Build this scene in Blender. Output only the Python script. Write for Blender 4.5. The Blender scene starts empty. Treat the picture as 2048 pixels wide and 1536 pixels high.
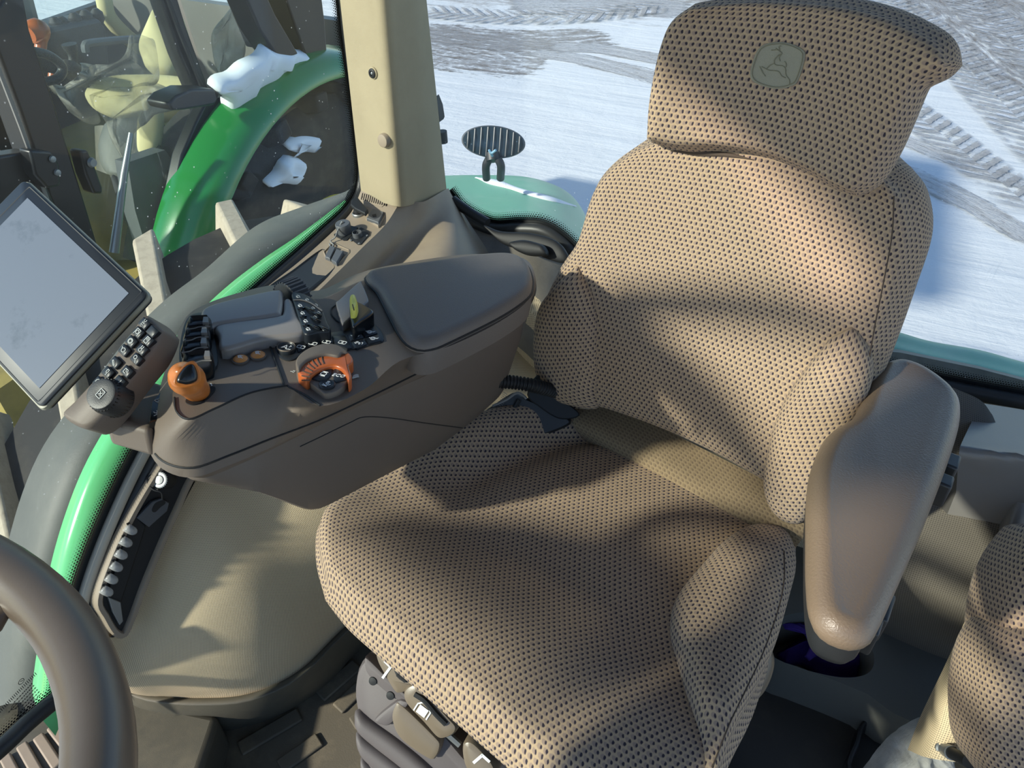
import bpy, math, random
import numpy as np
from mathutils import Vector as V, Matrix
rad = math.radians
SC = bpy.context.scene
COL = SC.collection
random.seed(7)
# ---------------------------------------------------------------- camera model (pixels of the 2048x1536 frame)
TH, PT, FP = rad(24), rad(40), 1538.0
CAM = V((0, 0, 1.35))
RT = V((math.cos(TH), math.sin(TH), 0)); HZ = V((-math.sin(TH), math.cos(TH), 0)); ZZ = V((0, 0, 1))
FW = HZ * math.cos(PT) - ZZ * math.sin(PT); UPV = HZ * math.sin(PT) + ZZ * math.cos(PT)
def U(px, py): return FW + RT * ((px - 1024) / FP) - UPV * ((py - 768) / FP)
def PL(px, py, o, n):
    d = U(px, py); return CAM + d * ((o - CAM).dot(n) / d.dot(n))
def PZ(px, py, z): return PL(px, py, V((0, 0, z)), ZZ)
def PX(px, py, x): return PL(px, py, V((x, 0, 0)), V((1, 0, 0)))
def PY(px, py, y): return PL(px, py, V((0, y, 0)), V((0, 1, 0)))
def PD(px, py, d): return CAM + U(px, py) * d
class Fr:
    """a plane with its own axes: b across, a along, n out of it"""
    def __init__(s, o, b, a, n=None):
        s.o = V(o); s.b = V(b).normalized(); s.a = V(a).normalized(); s.n = V(n).normalized() if n is not None else s.b.cross(s.a)
    def at(s, u, v, w=0): return s.o + s.b * u + s.a * v + s.n * w
    def uv(s, P): q = P - s.o; return (q.dot(s.b), q.dot(s.a))
    def px(s, x, y, h=0): return PL(x, y, s.o + s.n * h, s.n)
    def l(s, x, y, h=0): return s.uv(s.px(x, y, h))
    def moved(s, u=0, v=0, w=0): return Fr(s.at(u, v, w), s.b, s.a, s.n)
    def rot(s, ang):
        c, q = math.cos(ang), math.sin(ang)
        return Fr(s.o, s.b * c + s.a * q, s.a * c - s.b * q, s.n)
def yawframe(o, yaw, pitch):
    y, p = rad(yaw), rad(pitch)
    b = V((math.cos(y), -math.sin(y), 0)); a = V((math.sin(y) * math.cos(p), math.cos(y) * math.cos(p), -math.sin(p)))
    return Fr(o, b, a)
# ---------------------------------------------------------------- curves
def crv(P, n, closed=False):
    """Catmull-Rom through P (tuples or Vectors), n samples, roughly even spacing"""
    P = [V(p) if len(p) != 2 else V((p[0], p[1], 0)) for p in P]
    m = len(P); out = []
    segs = m if closed else m - 1
    def g(i): return P[i % m] if closed else (P[i] if 0 <= i < m else (P[0] * 2 - P[1] if i < 0 else P[-1] * 2 - P[-2]))
    K = 16
    for i in range(segs):
        a, b, c, d = g(i - 1), g(i), g(i + 1), g(i + 2)
        for k in range(K):
            t = k / K
            out.append(0.5 * ((2 * b) + (c - a) * t + (2 * a - 5 * b + 4 * c - d) * t * t + (3 * b - a - 3 * c + d) * t ** 3))
    if not closed: out.append(P[-1].copy())
    pts = out + ([out[0]] if closed else [])
    L = [0]
    for i in range(1, len(pts)): L.append(L[-1] + (pts[i] - pts[i - 1]).length)
    T = L[-1]; res = []; j = 0
    for k in range(n):
        s = T * k / (n if closed else n - 1)
        while j < len(L) - 2 and L[j + 1] < s: j += 1
        f = 0 if L[j + 1] == L[j] else (s - L[j]) / (L[j + 1] - L[j])
        res.append(pts[j].lerp(pts[j + 1], min(1, max(0, f))))
    return res
def poly(P, n, closed=False):
    """even samples on straight segments, keeps no smoothing"""
    P = [V(p) if len(p) != 2 else V((p[0], p[1], 0)) for p in P]
    pts = P + ([P[0]] if closed else [])
    L = [0]
    for i in range(1, len(pts)): L.append(L[-1] + (pts[i] - pts[i - 1]).length)
    res = []; j = 0
    for k in range(n):
        s = L[-1] * k / (n if closed else n - 1)
        while j < len(L) - 2 and L[j + 1] < s: j += 1
        res.append(pts[j].lerp(pts[j + 1], (s - L[j]) / max(1e-9, L[j + 1] - L[j])))
    return res
# ---------------------------------------------------------------- objects
def mesh_obj(name, vs, fs, mat, parent=None, uvs=None, smooth=True, sharp=40, bevel=0, bseg=3, sub=0):
    me = bpy.data.meshes.new(name)
    me.from_pydata([tuple(v) for v in vs], [], fs)
    if uvs:
        ul = me.uv_layers.new(name='UVMap')
        for p in me.polygons:
            for li in p.loop_indices:
                ul.data[li].uv = uvs[me.loops[li].vertex_index]
    me.materials.append(mat)
    me.validate(); me.update()
    if smooth:
        me.shade_smooth()
        if sharp: me.set_sharp_from_angle(angle=rad(sharp))
    o = bpy.data.objects.new(name, me); COL.objects.link(o)
    if bevel:
        m = o.modifiers.new('bevel', 'BEVEL'); m.width = bevel; m.segments = bseg; m.limit_method = 'ANGLE'; m.angle_limit = rad(35)
        if hasattr(m, 'harden_normals'): m.harden_normals = False
    if sub:
        m = o.modifiers.new('sub', 'SUBSURF'); m.levels = sub; m.render_levels = sub
    if parent is not None: attach(o, parent)
    return o
def world_of(p):
    m = p.matrix_basis.copy(); q = p
    while q.parent is not None:
        m = q.parent.matrix_basis @ q.matrix_parent_inverse @ m; q = q.parent
    return m
def attach(o, parent):
    o.parent = parent; o.matrix_parent_inverse = world_of(parent).inverted()
def tag(o, label=None, cat=None, group=None, kind=None):
    if label: o['label'] = label
    if cat: o['category'] = cat
    if group: o['group'] = group
    if kind: o['kind'] = kind
    return o
def thing(name, label, cat, loc, group=None):
    e = bpy.data.objects.new(name, None); COL.objects.link(e); e.location = loc; e.empty_display_size = .05
    return tag(e, label, cat, group)
def merge(parts):
    """parts: list of (verts, faces, uvs or None) into one"""
    vs, fs, us = [], [], []
    for p in parts:
        k = len(vs); vs += list(p[0]); fs += [tuple(i + k for i in f) for f in p[1]]
        us += list(p[2]) if len(p) > 2 and p[2] else [(v[0], v[1]) for v in p[0]]
    return vs, fs, us
def gridf(R, C, cu=False, cv=False, flip=False):
    fs = []
    for i in range(R if cv else R - 1):
        for j in range(C if cu else C - 1):
            a, b, c, d = i * C + j, i * C + (j + 1) % C, ((i + 1) % R) * C + (j + 1) % C, ((i + 1) % R) * C + j
            fs.append((a, d, c, b) if flip else (a, b, c, d))
    return fs
def grid(rows, cu=False, flip=False, cap0=False, cap1=False, uvf=None):
    R, C = len(rows), len(rows[0])
    vs = [p for r in rows for p in r]
    fs = gridf(R, C, cu, False, flip)
    if cap0: fs.append(tuple(range(C)) if flip else tuple(reversed(range(C))))
    if cap1: fs.append(tuple(reversed(range((R - 1) * C, R * C))) if flip else tuple(range((R - 1) * C, R * C)))
    if uvf: us = [uvf(p) for p in vs]
    else:
        us = []; mid = C // 2; vv = 0
        for i, r in enumerate(rows):
            if i: vv += (rows[i][mid] - rows[i - 1][mid]).length
            acc = [0]
            for j in range(1, C): acc.append(acc[-1] + (r[j] - r[j - 1]).length)
            us += [(a - acc[mid], vv) for a in acc]
    return vs, fs, us
def loft(curves, nu, nv, smooth=True):
    """smooth surface through a list of px/world curves"""
    rr = [crv(c, nu) for c in curves]
    cols = [crv([r[j] for r in rr], nv) if smooth and len(rr) > 2 else poly([r[j] for r in rr], nv) for j in range(nu)]
    return [[cols[j][i] for j in range(nu)] for i in range(nv)]
def box(fr, u0, u1, v0, v1, w0, w1):
    P = [fr.at(u, v, w) for w in (w0, w1) for v in (v0, v1) for u in (u0, u1)]
    return P, [(0, 2, 3, 1), (4, 5, 7, 6), (0, 1, 5, 4), (1, 3, 7, 5), (3, 2, 6, 7), (2, 0, 4, 6)], None
WF = Fr((0, 0, 0), (1, 0, 0), (0, 1, 0))
def wbox(x0, x1, y0, y1, z0, z1): return box(WF, x0, x1, y0, y1, z0, z1)
def prism(P, d):
    """polygon of world points swept by vector d"""
    n = len(P); d = V(d)
    nor = V((0, 0, 0))
    for i in range(n): nor += P[i].cross(P[(i + 1) % n])
    P2 = [p + d for p in P]
    side = [(i, (i + 1) % n, n + (i + 1) % n, n + i) for i in range(n)]
    if nor.dot(d) > 0: fs = [tuple(reversed(range(n))), tuple(range(n, 2 * n))] + side
    else: fs = [tuple(range(n)), tuple(reversed(range(n, 2 * n)))] + [tuple(reversed(f)) for f in side]
    return P + P2, fs, None
def tube(pts, r, seg=10, n=None, closed=False, caps=True, squash=1.0, upd=None):
    pts = crv(pts, n, closed) if n else [V(p) for p in pts]
    N = len(pts)
    rr = r if isinstance(r, (list, tuple)) else [r] * N
    if len(rr) != N:
        q = crv([(a, 0) for a in rr], N) if len(rr) > 2 else [V((rr[0] + (rr[1] - rr[0]) * i / (N - 1), 0, 0)) for i in range(N)]
        if len(rr) > 2:  # sample radius by index, not arc length
            q = []
            for i in range(N):
                t = i / (N - 1) * (len(rr) - 1); k = min(int(t), len(rr) - 2); f = t - k; f = f * f * (3 - 2 * f)
                q.append(V((rr[k] * (1 - f) + rr[k + 1] * f, 0, 0)))
        rr = [v.x for v in q]
    rows = []; nrm = None
    for i in range(N):
        if closed: t = pts[(i + 1) % N] - pts[i - 1]
        else: t = pts[min(i + 1, N - 1)] - pts[max(i - 1, 0)]
        t = t.normalized() if t.length > 1e-12 else V((0, 0, 1))
        if nrm is None:
            nrm = (V(upd) if upd else (ZZ if abs(t.z) < .9 else V((1, 0, 0))))
        nrm = (nrm - t * nrm.dot(t)).normalized()
        bi = t.cross(nrm)
        rows.append([pts[i] + (nrm * math.cos(2 * math.pi * k / seg) * squash + bi * math.sin(2 * math.pi * k / seg)) * rr[i] for k in range(seg)])
    vs = [p for q in rows for p in q]
    fs = gridf(N, seg, True, closed, True)
    fs = [tuple(reversed(f)) for f in fs]
    if caps and not closed:
        fs.append(tuple(reversed(range(seg)))); fs.append(tuple(range((N - 1) * seg, N * seg)))
    us = []
    vv = 0
    for i in range(N):
        if i: vv += (pts[i] - pts[i - 1]).length
        us += [(2 * math.pi * k / seg * rr[i], vv) for k in range(seg)]
    return vs, fs, us
def lathe(fr, prof, seg=28, caps=True):
    """prof: (radius, height along n)"""
    rows = [[fr.at(r * math.cos(2 * math.pi * k / seg), r * math.sin(2 * math.pi * k / seg), h) for k in range(seg)] for r, h in prof]
    vs = [p for r in rows for p in r]; fs = gridf(len(rows), seg, True)
    if caps: fs.append(tuple(reversed(range(seg)))); fs.append(tuple(range((len(rows) - 1) * seg, len(rows) * seg)))
    return vs, fs, [(0, 0)] * len(vs)
def area2(P): return sum(P[i][0] * P[(i + 1) % len(P)][1] - P[(i + 1) % len(P)][0] * P[i][1] for i in range(len(P))) / 2
def rings(fr, out, prof, n=72, smooth=True, px=True, h0=0, hf=None, cap=True, capb=True):
    """outline (pixels read on the plane at height h0, or local u,v) -> closed body; prof = (inset, height) from bottom to top"""
    P = [fr.l(x, y, h0) for x, y in out] if px else [tuple(p) for p in out]
    P = [(p.x, p.y) for p in (crv(P, n, True) if smooth else [V((a, b, 0)) for a, b in P])]
    if area2(P) < 0: P.reverse()
    n = len(P); nor = []
    for i in range(n):
        a, b, c = P[i - 1], P[i], P[(i + 1) % n]
        e1 = V((b[0] - a[0], b[1] - a[1], 0)).normalized(); e2 = V((c[0] - b[0], c[1] - b[1], 0)).normalized()
        m = V((-(e1.y + e2.y), e1.x + e2.x, 0))
        m = m.normalized() if m.length > 1e-6 else V((-e1.y, e1.x, 0))
        k = max(.4, m.dot(V((-e1.y, e1.x, 0)))); nor.append(m / k)
    rows = []; A = np.array(P)
    # dense copy of the outline for distance tests
    D = np.concatenate([A + (np.roll(A, -1, 0) - A) * k / 4 for k in range(4)])
    for ins, h in prof:
        Q = [(P[i][0] + nor[i].x * ins, P[i][1] + nor[i].y * ins) for i in range(n)]
        if ins > 0 and n > 8:
            q = np.array(Q); dm = np.sqrt(((q[:, None, :] - D[None, :, :]) ** 2).sum(2)).min(1)
            bad = dm < ins * .93
            if bad.any() and not bad.all():
                i0 = next(i for i in range(n) if not bad[i]); i = 0
                while i < n:
                    k = (i0 + i) % n
                    if bad[k]:
                        j = i
                        while bad[(i0 + j) % n]: j += 1
                        a, b = Q[(i0 + i - 1) % n], Q[(i0 + j) % n]
                        for m_ in range(i, j):
                            f = (m_ - i + 1) / (j - i + 1); Q[(i0 + m_) % n] = (a[0] + (b[0] - a[0]) * f, a[1] + (b[1] - a[1]) * f)
                        i = j
                    else: i += 1
        rows.append([fr.at(Q[i][0], Q[i][1], h + (hf(P[i][0], P[i][1]) if hf else 0)) for i in range(n)])
    vs = [p for r in rows for p in r]; fs = gridf(len(rows), n, True)
    if capb: fs.append(tuple(reversed(range(n))))
    if cap: fs.append(tuple(range((len(rows) - 1) * n, len(rows) * n)))
    return vs, fs, [fr.uv(p) for p in vs]
def rprof(h0, h1, r, k=5):
    """straight wall from h0 up, rounded shoulder of radius r to the top h1"""
    return [(0, h0)] + [(r * (1 - math.cos(a)), h1 - r + r * math.sin(a)) for a in [math.pi / 2 * i / k for i in range(k + 1)]]
def edge_out(P2):
    return None
def coons(fr, bottom, right, top, left, N, hf, skirt, h0=0, px=True, hpx=None):
    """pad: four outline curves (bottom L->R, right B->T, top L->R, left B->T), height field hf(s,t), skirt = [(out, down)]"""
    def cv(c):
        Q = [fr.l(x, y, (hpx(x, y) if hpx else h0)) for x, y in c] if px else c
        return crv([V((a, b, 0)) for a, b in Q], N)
    B, R_, T, L = cv(bottom), cv(right), cv(top), cv(left)
    G = []
    for i in range(N):
        t = i / (N - 1); row = []
        for j in range(N):
            s = j / (N - 1)
            p = B[j] * (1 - t) + T[j] * t + L[i] * (1 - s) + R_[i] * s - (B[0] * (1 - s) * (1 - t) + B[-1] * s * (1 - t) + T[0] * (1 - s) * t + T[-1] * s * t)
            row.append(p)
        G.append(row)
    W = [[fr.at(G[i][j].x, G[i][j].y, hf(j / (N - 1), i / (N - 1))) for j in range(N)] for i in range(N)]
    vs = [W[i][j] for i in range(N) for j in range(N)]
    mc = N // 2; UU = [[0] * N for _ in range(N)]; VV = [[0] * N for _ in range(N)]
    for i in range(N):
        for j in range(mc + 1, N): UU[i][j] = UU[i][j - 1] + (W[i][j] - W[i][j - 1]).length
        for j in range(mc - 1, -1, -1): UU[i][j] = UU[i][j + 1] - (W[i][j] - W[i][j + 1]).length
    for j in range(N):
        for i in range(mc + 1, N): VV[i][j] = VV[i - 1][j] + (W[i][j] - W[i - 1][j]).length
        for i in range(mc - 1, -1, -1): VV[i][j] = VV[i + 1][j] - (W[i][j] - W[i + 1][j]).length
    # keep the weave square where the outline leans
    us = [(.5 * (UU[i][j] + G[i][j].x - G[mc][mc].x), .5 * (VV[i][j] + G[i][j].y - G[mc][mc].y)) for i in range(N) for j in range(N)]
    eu = {k: us[k] for k in range(len(us))}
    fs = gridf(N, N)
    per = [(0, j) for j in range(N)] + [(i, N - 1) for i in range(1, N)] + [(N - 1, j) for j in range(N - 2, -1, -1)] + [(i, 0) for i in range(N - 2, 0, -1)]
    pp = [G[i][j] for i, j in per]; m = len(pp)
    raw = []
    for k in range(m):
        e = pp[(k + 1) % m] - pp[k - 1]; q = V((e.y, -e.x, 0)); raw.append(q.normalized() if q.length > 1e-9 else V((0, 0, 0)))
    if area2([(p.x, p.y) for p in pp]) < 0: raw = [-q for q in raw]
    out = []
    for k in range(m):
        q = V((0, 0, 0))
        for d in range(-3, 4): q += raw[(k + d) % m]
        out.append(q.normalized())
    prev = [i * N + j for i, j in per]
    hedge = [hf(j / (N - 1), i / (N - 1)) for i, j in per]
    acc = 0; lo, ld = 0, 0
    for (o, d) in skirt:
        acc += math.hypot(o - lo, d - ld); lo, ld = o, d
        base = len(vs)
        for k in range(m):
            p = pp[k] + out[k] * o; vs.append(fr.at(p.x, p.y, hedge[k] - d))
            e_ = eu[per[k][0] * N + per[k][1]]; us.append((e_[0] + out[k].x * acc, e_[1] + out[k].y * acc))
        cur = list(range(base, base + m))
        for k in range(m):
            a, b = prev[k], prev[(k + 1) % m]
            fs.append((a, cur[k], cur[(k + 1) % m], b))
        prev = cur
    fs.append(tuple(reversed(prev)))
    return vs, fs, us
def puff(fr, Lp, Rp, n=40, seg=28, h0=0, H=.03, D=.03, px=True, e=.75, endk=.12):
    """cushion bolster between two edge curves, closed"""
    Q = lambda c: [fr.px(x, y, h0) for x, y in c] if px else [V(p) for p in c]
    L, R_ = crv(Q(Lp), n), crv(Q(Rp), n)
    rows = []; wm = max((a - b).length for a, b in zip(L, R_))
    for i in range(n):
        t = i / (n - 1); g = min(1, min(t, 1 - t) / endk + .02); g = math.sqrt(max(0, 1 - (1 - g) ** 2))
        m = (L[i] + R_[i]) / 2; w = (R_[i] - L[i]) / 2
        row = []; gw = min(1, (L[i] - R_[i]).length / (.4 * wm))
        for k in range(seg):
            a = 2 * math.pi * k / seg - math.pi / 2; c, s = math.cos(a), math.sin(a)
            c = math.copysign(abs(c) ** e, c); s = math.copysign(abs(s) ** e, s)
            row.append(m - w * c * (.25 + .75 * g) + fr.n * (s * (H if s > 0 else D) * g * gw))
        rows.append(row)
    vs = [p for r in rows for p in r]; fs = gridf(n, seg, True)
    fs.append(tuple(reversed(range(seg)))); fs.append(tuple(range((n - 1) * seg, n * seg)))
    us = []
    vv = 0
    for i, r in enumerate(rows):
        if i: vv += (L[i] + R_[i] - L[i - 1] - R_[i - 1]).length / 2
        acc = 0; row = [0]
        for k in range(1, seg): acc += (r[k] - r[k - 1]).length; row.append(acc)
        us += [(x - row[seg // 2], vv) for x in row]
    # orientation
    c = fr.n
    f0 = fs[(n // 2) * seg + seg // 2]; a, b, d = vs[f0[0]], vs[f0[1]], vs[f0[2]]
    if (b - a).cross(d - a).dot(c) < 0: fs = [tuple(reversed(f)) for f in fs]
    return vs, fs, us
def ob(name, data, mat, parent=None, **k):
    return mesh_obj(name, data[0], data[1], mat, parent, uvs=data[2] if len(data) > 2 else None, **k)
def text_mesh(name, s, fr, size, mat, parent, extrude=.0003, ax='CENTER', shear=0, spacing=1.0, sx=1.0):
    cu = bpy.data.curves.new(name, 'FONT'); cu.body = s; cu.size = size; cu.extrude = extrude; cu.align_x = ax; cu.align_y = 'CENTER'; cu.shear = shear
    cu.space_character = spacing; cu.resolution_u = 2
    t = bpy.data.objects.new(name + '_tmp', cu); COL.objects.link(t)
    bpy.context.view_layer.update()
    me = bpy.data.meshes.new_from_object(t.evaluated_get(bpy.context.evaluated_depsgraph_get()))
    bpy.data.objects.remove(t)
    for v in me.vertices:
        c = v.co.copy(); v.co = fr.at(c.x * sx, c.y, c.z)
    me.materials.clear(); me.materials.append(mat); me.name = name
    o = bpy.data.objects.new(name, me); COL.objects.link(o)
    if parent is not None: attach(o, parent)
    return o
def strokes(fr, lines, w=.0006, t=.0004, scale=1.0):
    """flat icon strokes: lines = list of point lists in local units"""
    parts = []
    for ln in lines:
        P = [V((a * scale, b * scale, 0)) for a, b in ln]
        for i in range(len(P) - 1):
            d = P[i + 1] - P[i]
            if d.length < 1e-9: continue
            q = V((-d.y, d.x, 0)).normalized() * w / 2; e = d.normalized() * w * .35
            c = [P[i] - q - e, P[i + 1] - q + e, P[i + 1] + q + e, P[i] + q - e]
            parts.append(prism([fr.at(p.x, p.y, 0) for p in c], fr.n * t))
    return merge(parts)
def circ(cx, cy, r, n=14, a0=0, a1=360): return [(cx + r * math.cos(rad(a0 + (a1 - a0) * i / n)), cy + r * math.sin(rad(a0 + (a1 - a0) * i / n))) for i in range(n + 1)]
from mathutils.bvhtree import BVHTree
def bvh(objs):
    vs, fs = [], []
    for o in objs:
        k = len(vs); m = world_of(o) if o.parent is None else o.parent.matrix_basis @ o.matrix_parent_inverse @ o.matrix_basis if False else world_of(o)
        vs += [m @ v.co for v in o.data.vertices]; fs += [tuple(i + k for i in p.vertices) for p in o.data.polygons]
    return BVHTree.FromPolygons(vs, fs)
def on_surf(tree, pts, lift=.0005, n=None):
    out = []
    P = crv(pts, n) if n else [V((a, b, 0)) for a, b in pts]
    for p in P:
        d = U(p.x, p.y).normalized(); h = tree.ray_cast(CAM, d)
        if h[0] is not None:
            nn = h[1] if h[1].dot(d) < 0 else -h[1]
            out.append(h[0] + nn * lift)
    return out
# ---------------------------------------------------------------- materials
def hx(h, k=1.0):
    c = [int(h[i:i + 2], 16) / 255 for i in (1, 3, 5)]
    return tuple([min(1, (x / 12.92 if x <= .04045 else ((x + .055) / 1.055) ** 2.4) * k) for x in c] + [1])
class NT:
    def __init__(s, name):
        s.m = bpy.data.materials.new(name); s.m.use_nodes = True; s.t = s.m.node_tree; s.t.nodes.clear()
        s.out = s.t.nodes.new('ShaderNodeOutputMaterial')
    def n(s, typ, ins=None, **k):
        nd = s.t.nodes.new('ShaderNode' + typ)
        for a, b in k.items(): setattr(nd, a, b)
        for a, b in (ins or {}).items():
            sk = nd.inputs[a]
            if isinstance(b, bpy.types.NodeSocket): s.t.links.new(b, sk)
            else: sk.default_value = b
        return nd
    def math(s, op, a, b=None, c=None):
        i = {0: a}
        if b is not None: i[1] = b
        if c is not None: i[2] = c
        return s.n('Math', i, operation=op).outputs[0]
    def mix(s, f, a, b):
        nd = s.n('Mix', data_type='RGBA')
        for k, v in ((0, f), (6, a), (7, b)):
            if isinstance(v, bpy.types.NodeSocket): s.t.links.new(v, nd.inputs[k])
            else: nd.inputs[k].default_value = v
        return nd.outputs[2]
    def ramp(s, f, stops):
        nd = s.n('ValToRGB', {0: f}); e = nd.color_ramp.elements
        while len(e) < len(stops): e.new(.5)
        for i, (p, c) in enumerate(stops): e[i].position = p; e[i].color = c if len(c) == 4 else (*c, 1)
        return nd.outputs[0]
    def noise(s, scale, detail=4, rough=.55, vec=None, out=0, dist=0):
        i = {'Scale': scale, 'Detail': detail, 'Roughness': rough, 'Distortion': dist}
        if vec is None: vec = s.n('TexCoord').outputs['Object']
        i['Vector'] = vec
        return s.n('TexNoise', i).outputs[out]
    def bump(s, h, strength=.3, dist=.001, nrm=None):
        i = {'Height': h, 'Strength': strength, 'Distance': dist}
        if nrm is not None: i['Normal'] = nrm
        return s.n('Bump', i).outputs[0]
    def pr(s, col, rough=.5, metal=0, nrm=None, spec=.5, **k):
        i = {'Base Color': col, 'Roughness': rough, 'Metallic': metal, 'Specular IOR Level': spec}
        if nrm is not None: i['Normal'] = nrm
        i.update({a.replace('_', ' '): b for a, b in k.items()})
        return s.n('BsdfPrincipled', i).outputs[0]
    def _x(s): pass
    def done(s, sh): s.t.links.new(sh, s.out.inputs[0]); return s.m
def plastic(name, col, rough=.45, grain=0.0, gscale=900, var=.08, spec=.5, metal=0, dirt=0, dcol='#b8a98c', dscale=9):
    t = NT(name)
    c = hx(col) if isinstance(col, str) else col
    base = t.mix(t.noise(7, 3), tuple([x * (1 - var) for x in c[:3]] + [1]), tuple([min(1, x * (1 + var)) for x in c[:3]] + [1]))
    if dirt:
        f = t.math('MULTIPLY', t.math('SMOOTHSTEP', t.noise(dscale, 8, .7), .5, .75) if False else t.n('MapRange', {0: t.noise(dscale, 8, .7), 1: .48, 2: .75}).outputs[0], dirt)
        base = t.mix(f, base, hx(dcol))
    nr = t.bump(t.noise(gscale, 2), grain, .0006) if grain else None
    return t.done(t.pr(base, rough, metal, nr, spec))
def fabric(name, base='#ae977b', mid='#8a786d', dark='#332e37', pu=.0076, pv=.0062, dotk=1.0):
    t = NT(name); uv = t.n('TexCoord').outputs['UV']
    wob = t.n('VectorMath', {0: uv, 1: t.n('VectorMath', {0: t.n('VectorMath', {0: t.noise(220, 2, vec=uv, out=1), 1: (.5, .5, .5)}, operation='SUBTRACT').outputs[0], 'Scale': .0024}, operation='SCALE').outputs[0]}, operation='ADD').outputs[0]
    sp = t.n('SeparateXYZ', {0: wob})
    v = t.math('DIVIDE', sp.outputs[1], pv); row = t.math('FLOOR', v)
    u = t.math('ADD', t.math('DIVIDE', sp.outputs[0], pu), t.math('MULTIPLY', t.math('FLOORED_MODULO', row, 2.0), .5))
    fx = t.math('SUBTRACT', t.math('FRACT', u), .5); fy = t.math('SUBTRACT', t.math('FRACT', v), .5)
    def blob(cx, cy, rx, ry, soft=.25):
        a = t.math('DIVIDE', t.math('SUBTRACT', fx, cx), rx); b = t.math('DIVIDE', t.math('SUBTRACT', fy, cy), ry)
        d = t.math('SQRT', t.math('ADD', t.math('MULTIPLY', a, a), t.math('MULTIPLY', b, b)))
        return t.n('MapRange', {0: d, 1: 1 + soft, 2: 1 - soft, 3: 0, 4: 1}).outputs[0]
    dk = blob(.14, .06, .17, .33); md = blob(-.10, .0, .36, .40, .2)
    fz = t.noise(1400, 2, vec=uv); big = t.noise(9, 4)
    b0 = t.mix(fz, hx(base, .84), hx(base, 1.16)); b0 = t.mix(t.math('MULTIPLY', big, .35), b0, hx(base, .72))
    c = t.mix(t.math('MULTIPLY', md, .85), b0, hx(mid)); c = t.mix(t.math('MULTIPLY', dk, dotk), c, hx(dark))
    h = t.math('SUBTRACT', t.math('MULTIPLY', fz, .4), t.math('ADD', t.math('MULTIPLY', dk, 1.0), t.math('MULTIPLY', md, .3)))
    return t.done(t.pr(c, .92, 0, t.bump(h, .2, .0006), .12, Sheen_Weight=.08, Sheen_Roughness=.5))
def perf(name, base, dark, pitch=.0030, r=.27, rough=.7):
    t = NT(name); uv = t.n('TexCoord').outputs['UV']; sp = t.n('SeparateXYZ', {0: uv})
    fx = t.math('SUBTRACT', t.math('FRACT', t.math('DIVIDE', sp.outputs[0], pitch)), .5); fy = t.math('SUBTRACT', t.math('FRACT', t.math('DIVIDE', sp.outputs[1], pitch)), .5)
    d = t.math('SQRT', t.math('ADD', t.math('MULTIPLY', fx, fx), t.math('MULTIPLY', fy, fy)))
    m = t.n('MapRange', {0: d, 1: r + .1, 2: r - .1, 3: 0, 4: 1}).outputs[0]
    b = t.mix(t.noise(6, 5, .6), hx(base, .88), hx(base, 1.08))
    return t.done(t.pr(t.mix(m, b, hx(dark)), rough, 0, t.bump(t.math('MULTIPLY', m, -1.0), .4, .0008), .3))
def glass(name, tint, dust=.05, dustc=(.9, .93, .95, 1), speck=True, streak=False, fres=1.0):
    t = NT(name)
    tr = t.n('BsdfTransparent', {0: tint}).outputs[0]
    gl = t.n('BsdfGlossy', {0: (1, 1, 1, 1), 'Roughness': .02}).outputs[0]
    fr_ = t.math('MULTIPLY', t.math('ADD', t.math('MULTIPLY', t.math('POWER', t.n('LayerWeight', {'Blend': .5}).outputs['Facing'], 5.0), .4), .013), fres)
    a = t.n('MixShader', {0: fr_, 1: tr, 2: gl}).outputs[0]
    df = t.n('BsdfDiffuse', {0: dustc}).outputs[0]; tl = t.n('BsdfTranslucent', {0: dustc}).outputs[0]
    d = t.n('MixShader', {0: .5, 1: df, 2: tl}).outputs[0]
    f = t.math('MULTIPLY', t.noise(5, 6, .7), dust * 2)
    if speck:
        s1 = t.n('MapRange', {0: t.n('TexVoronoi', {'Scale': 75.0, 'Vector': t.n('TexCoord').outputs['Object']}).outputs['Distance'], 1: .1, 2: .04, 3: 0, 4: .7}).outputs[0]
        s2 = t.n('MapRange', {0: t.noise(11, 3), 1: .5, 2: .62}).outputs[0]
        f = t.math('ADD', f, t.math('MULTIPLY', s1, s2))
    if streak:
        mp = t.n('Mapping', {0: t.n('TexCoord').outputs['Object'], 'Scale': (30.0, 30.0, 3.5)}).outputs[0]
        f = t.math('ADD', f, t.math('MULTIPLY', t.n('MapRange', {0: t.noise(1.0, 5, .7, vec=mp), 1: .62, 2: .78, 3: 0, 4: .35}).outputs[0], t.n('MapRange', {0: t.noise(3.3, 2), 1: .45, 2: .6}).outputs[0]))
    return t.done(t.n('MixShader', {0: t.math('MINIMUM', f, .95), 1: a, 2: d}).outputs[0])
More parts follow.
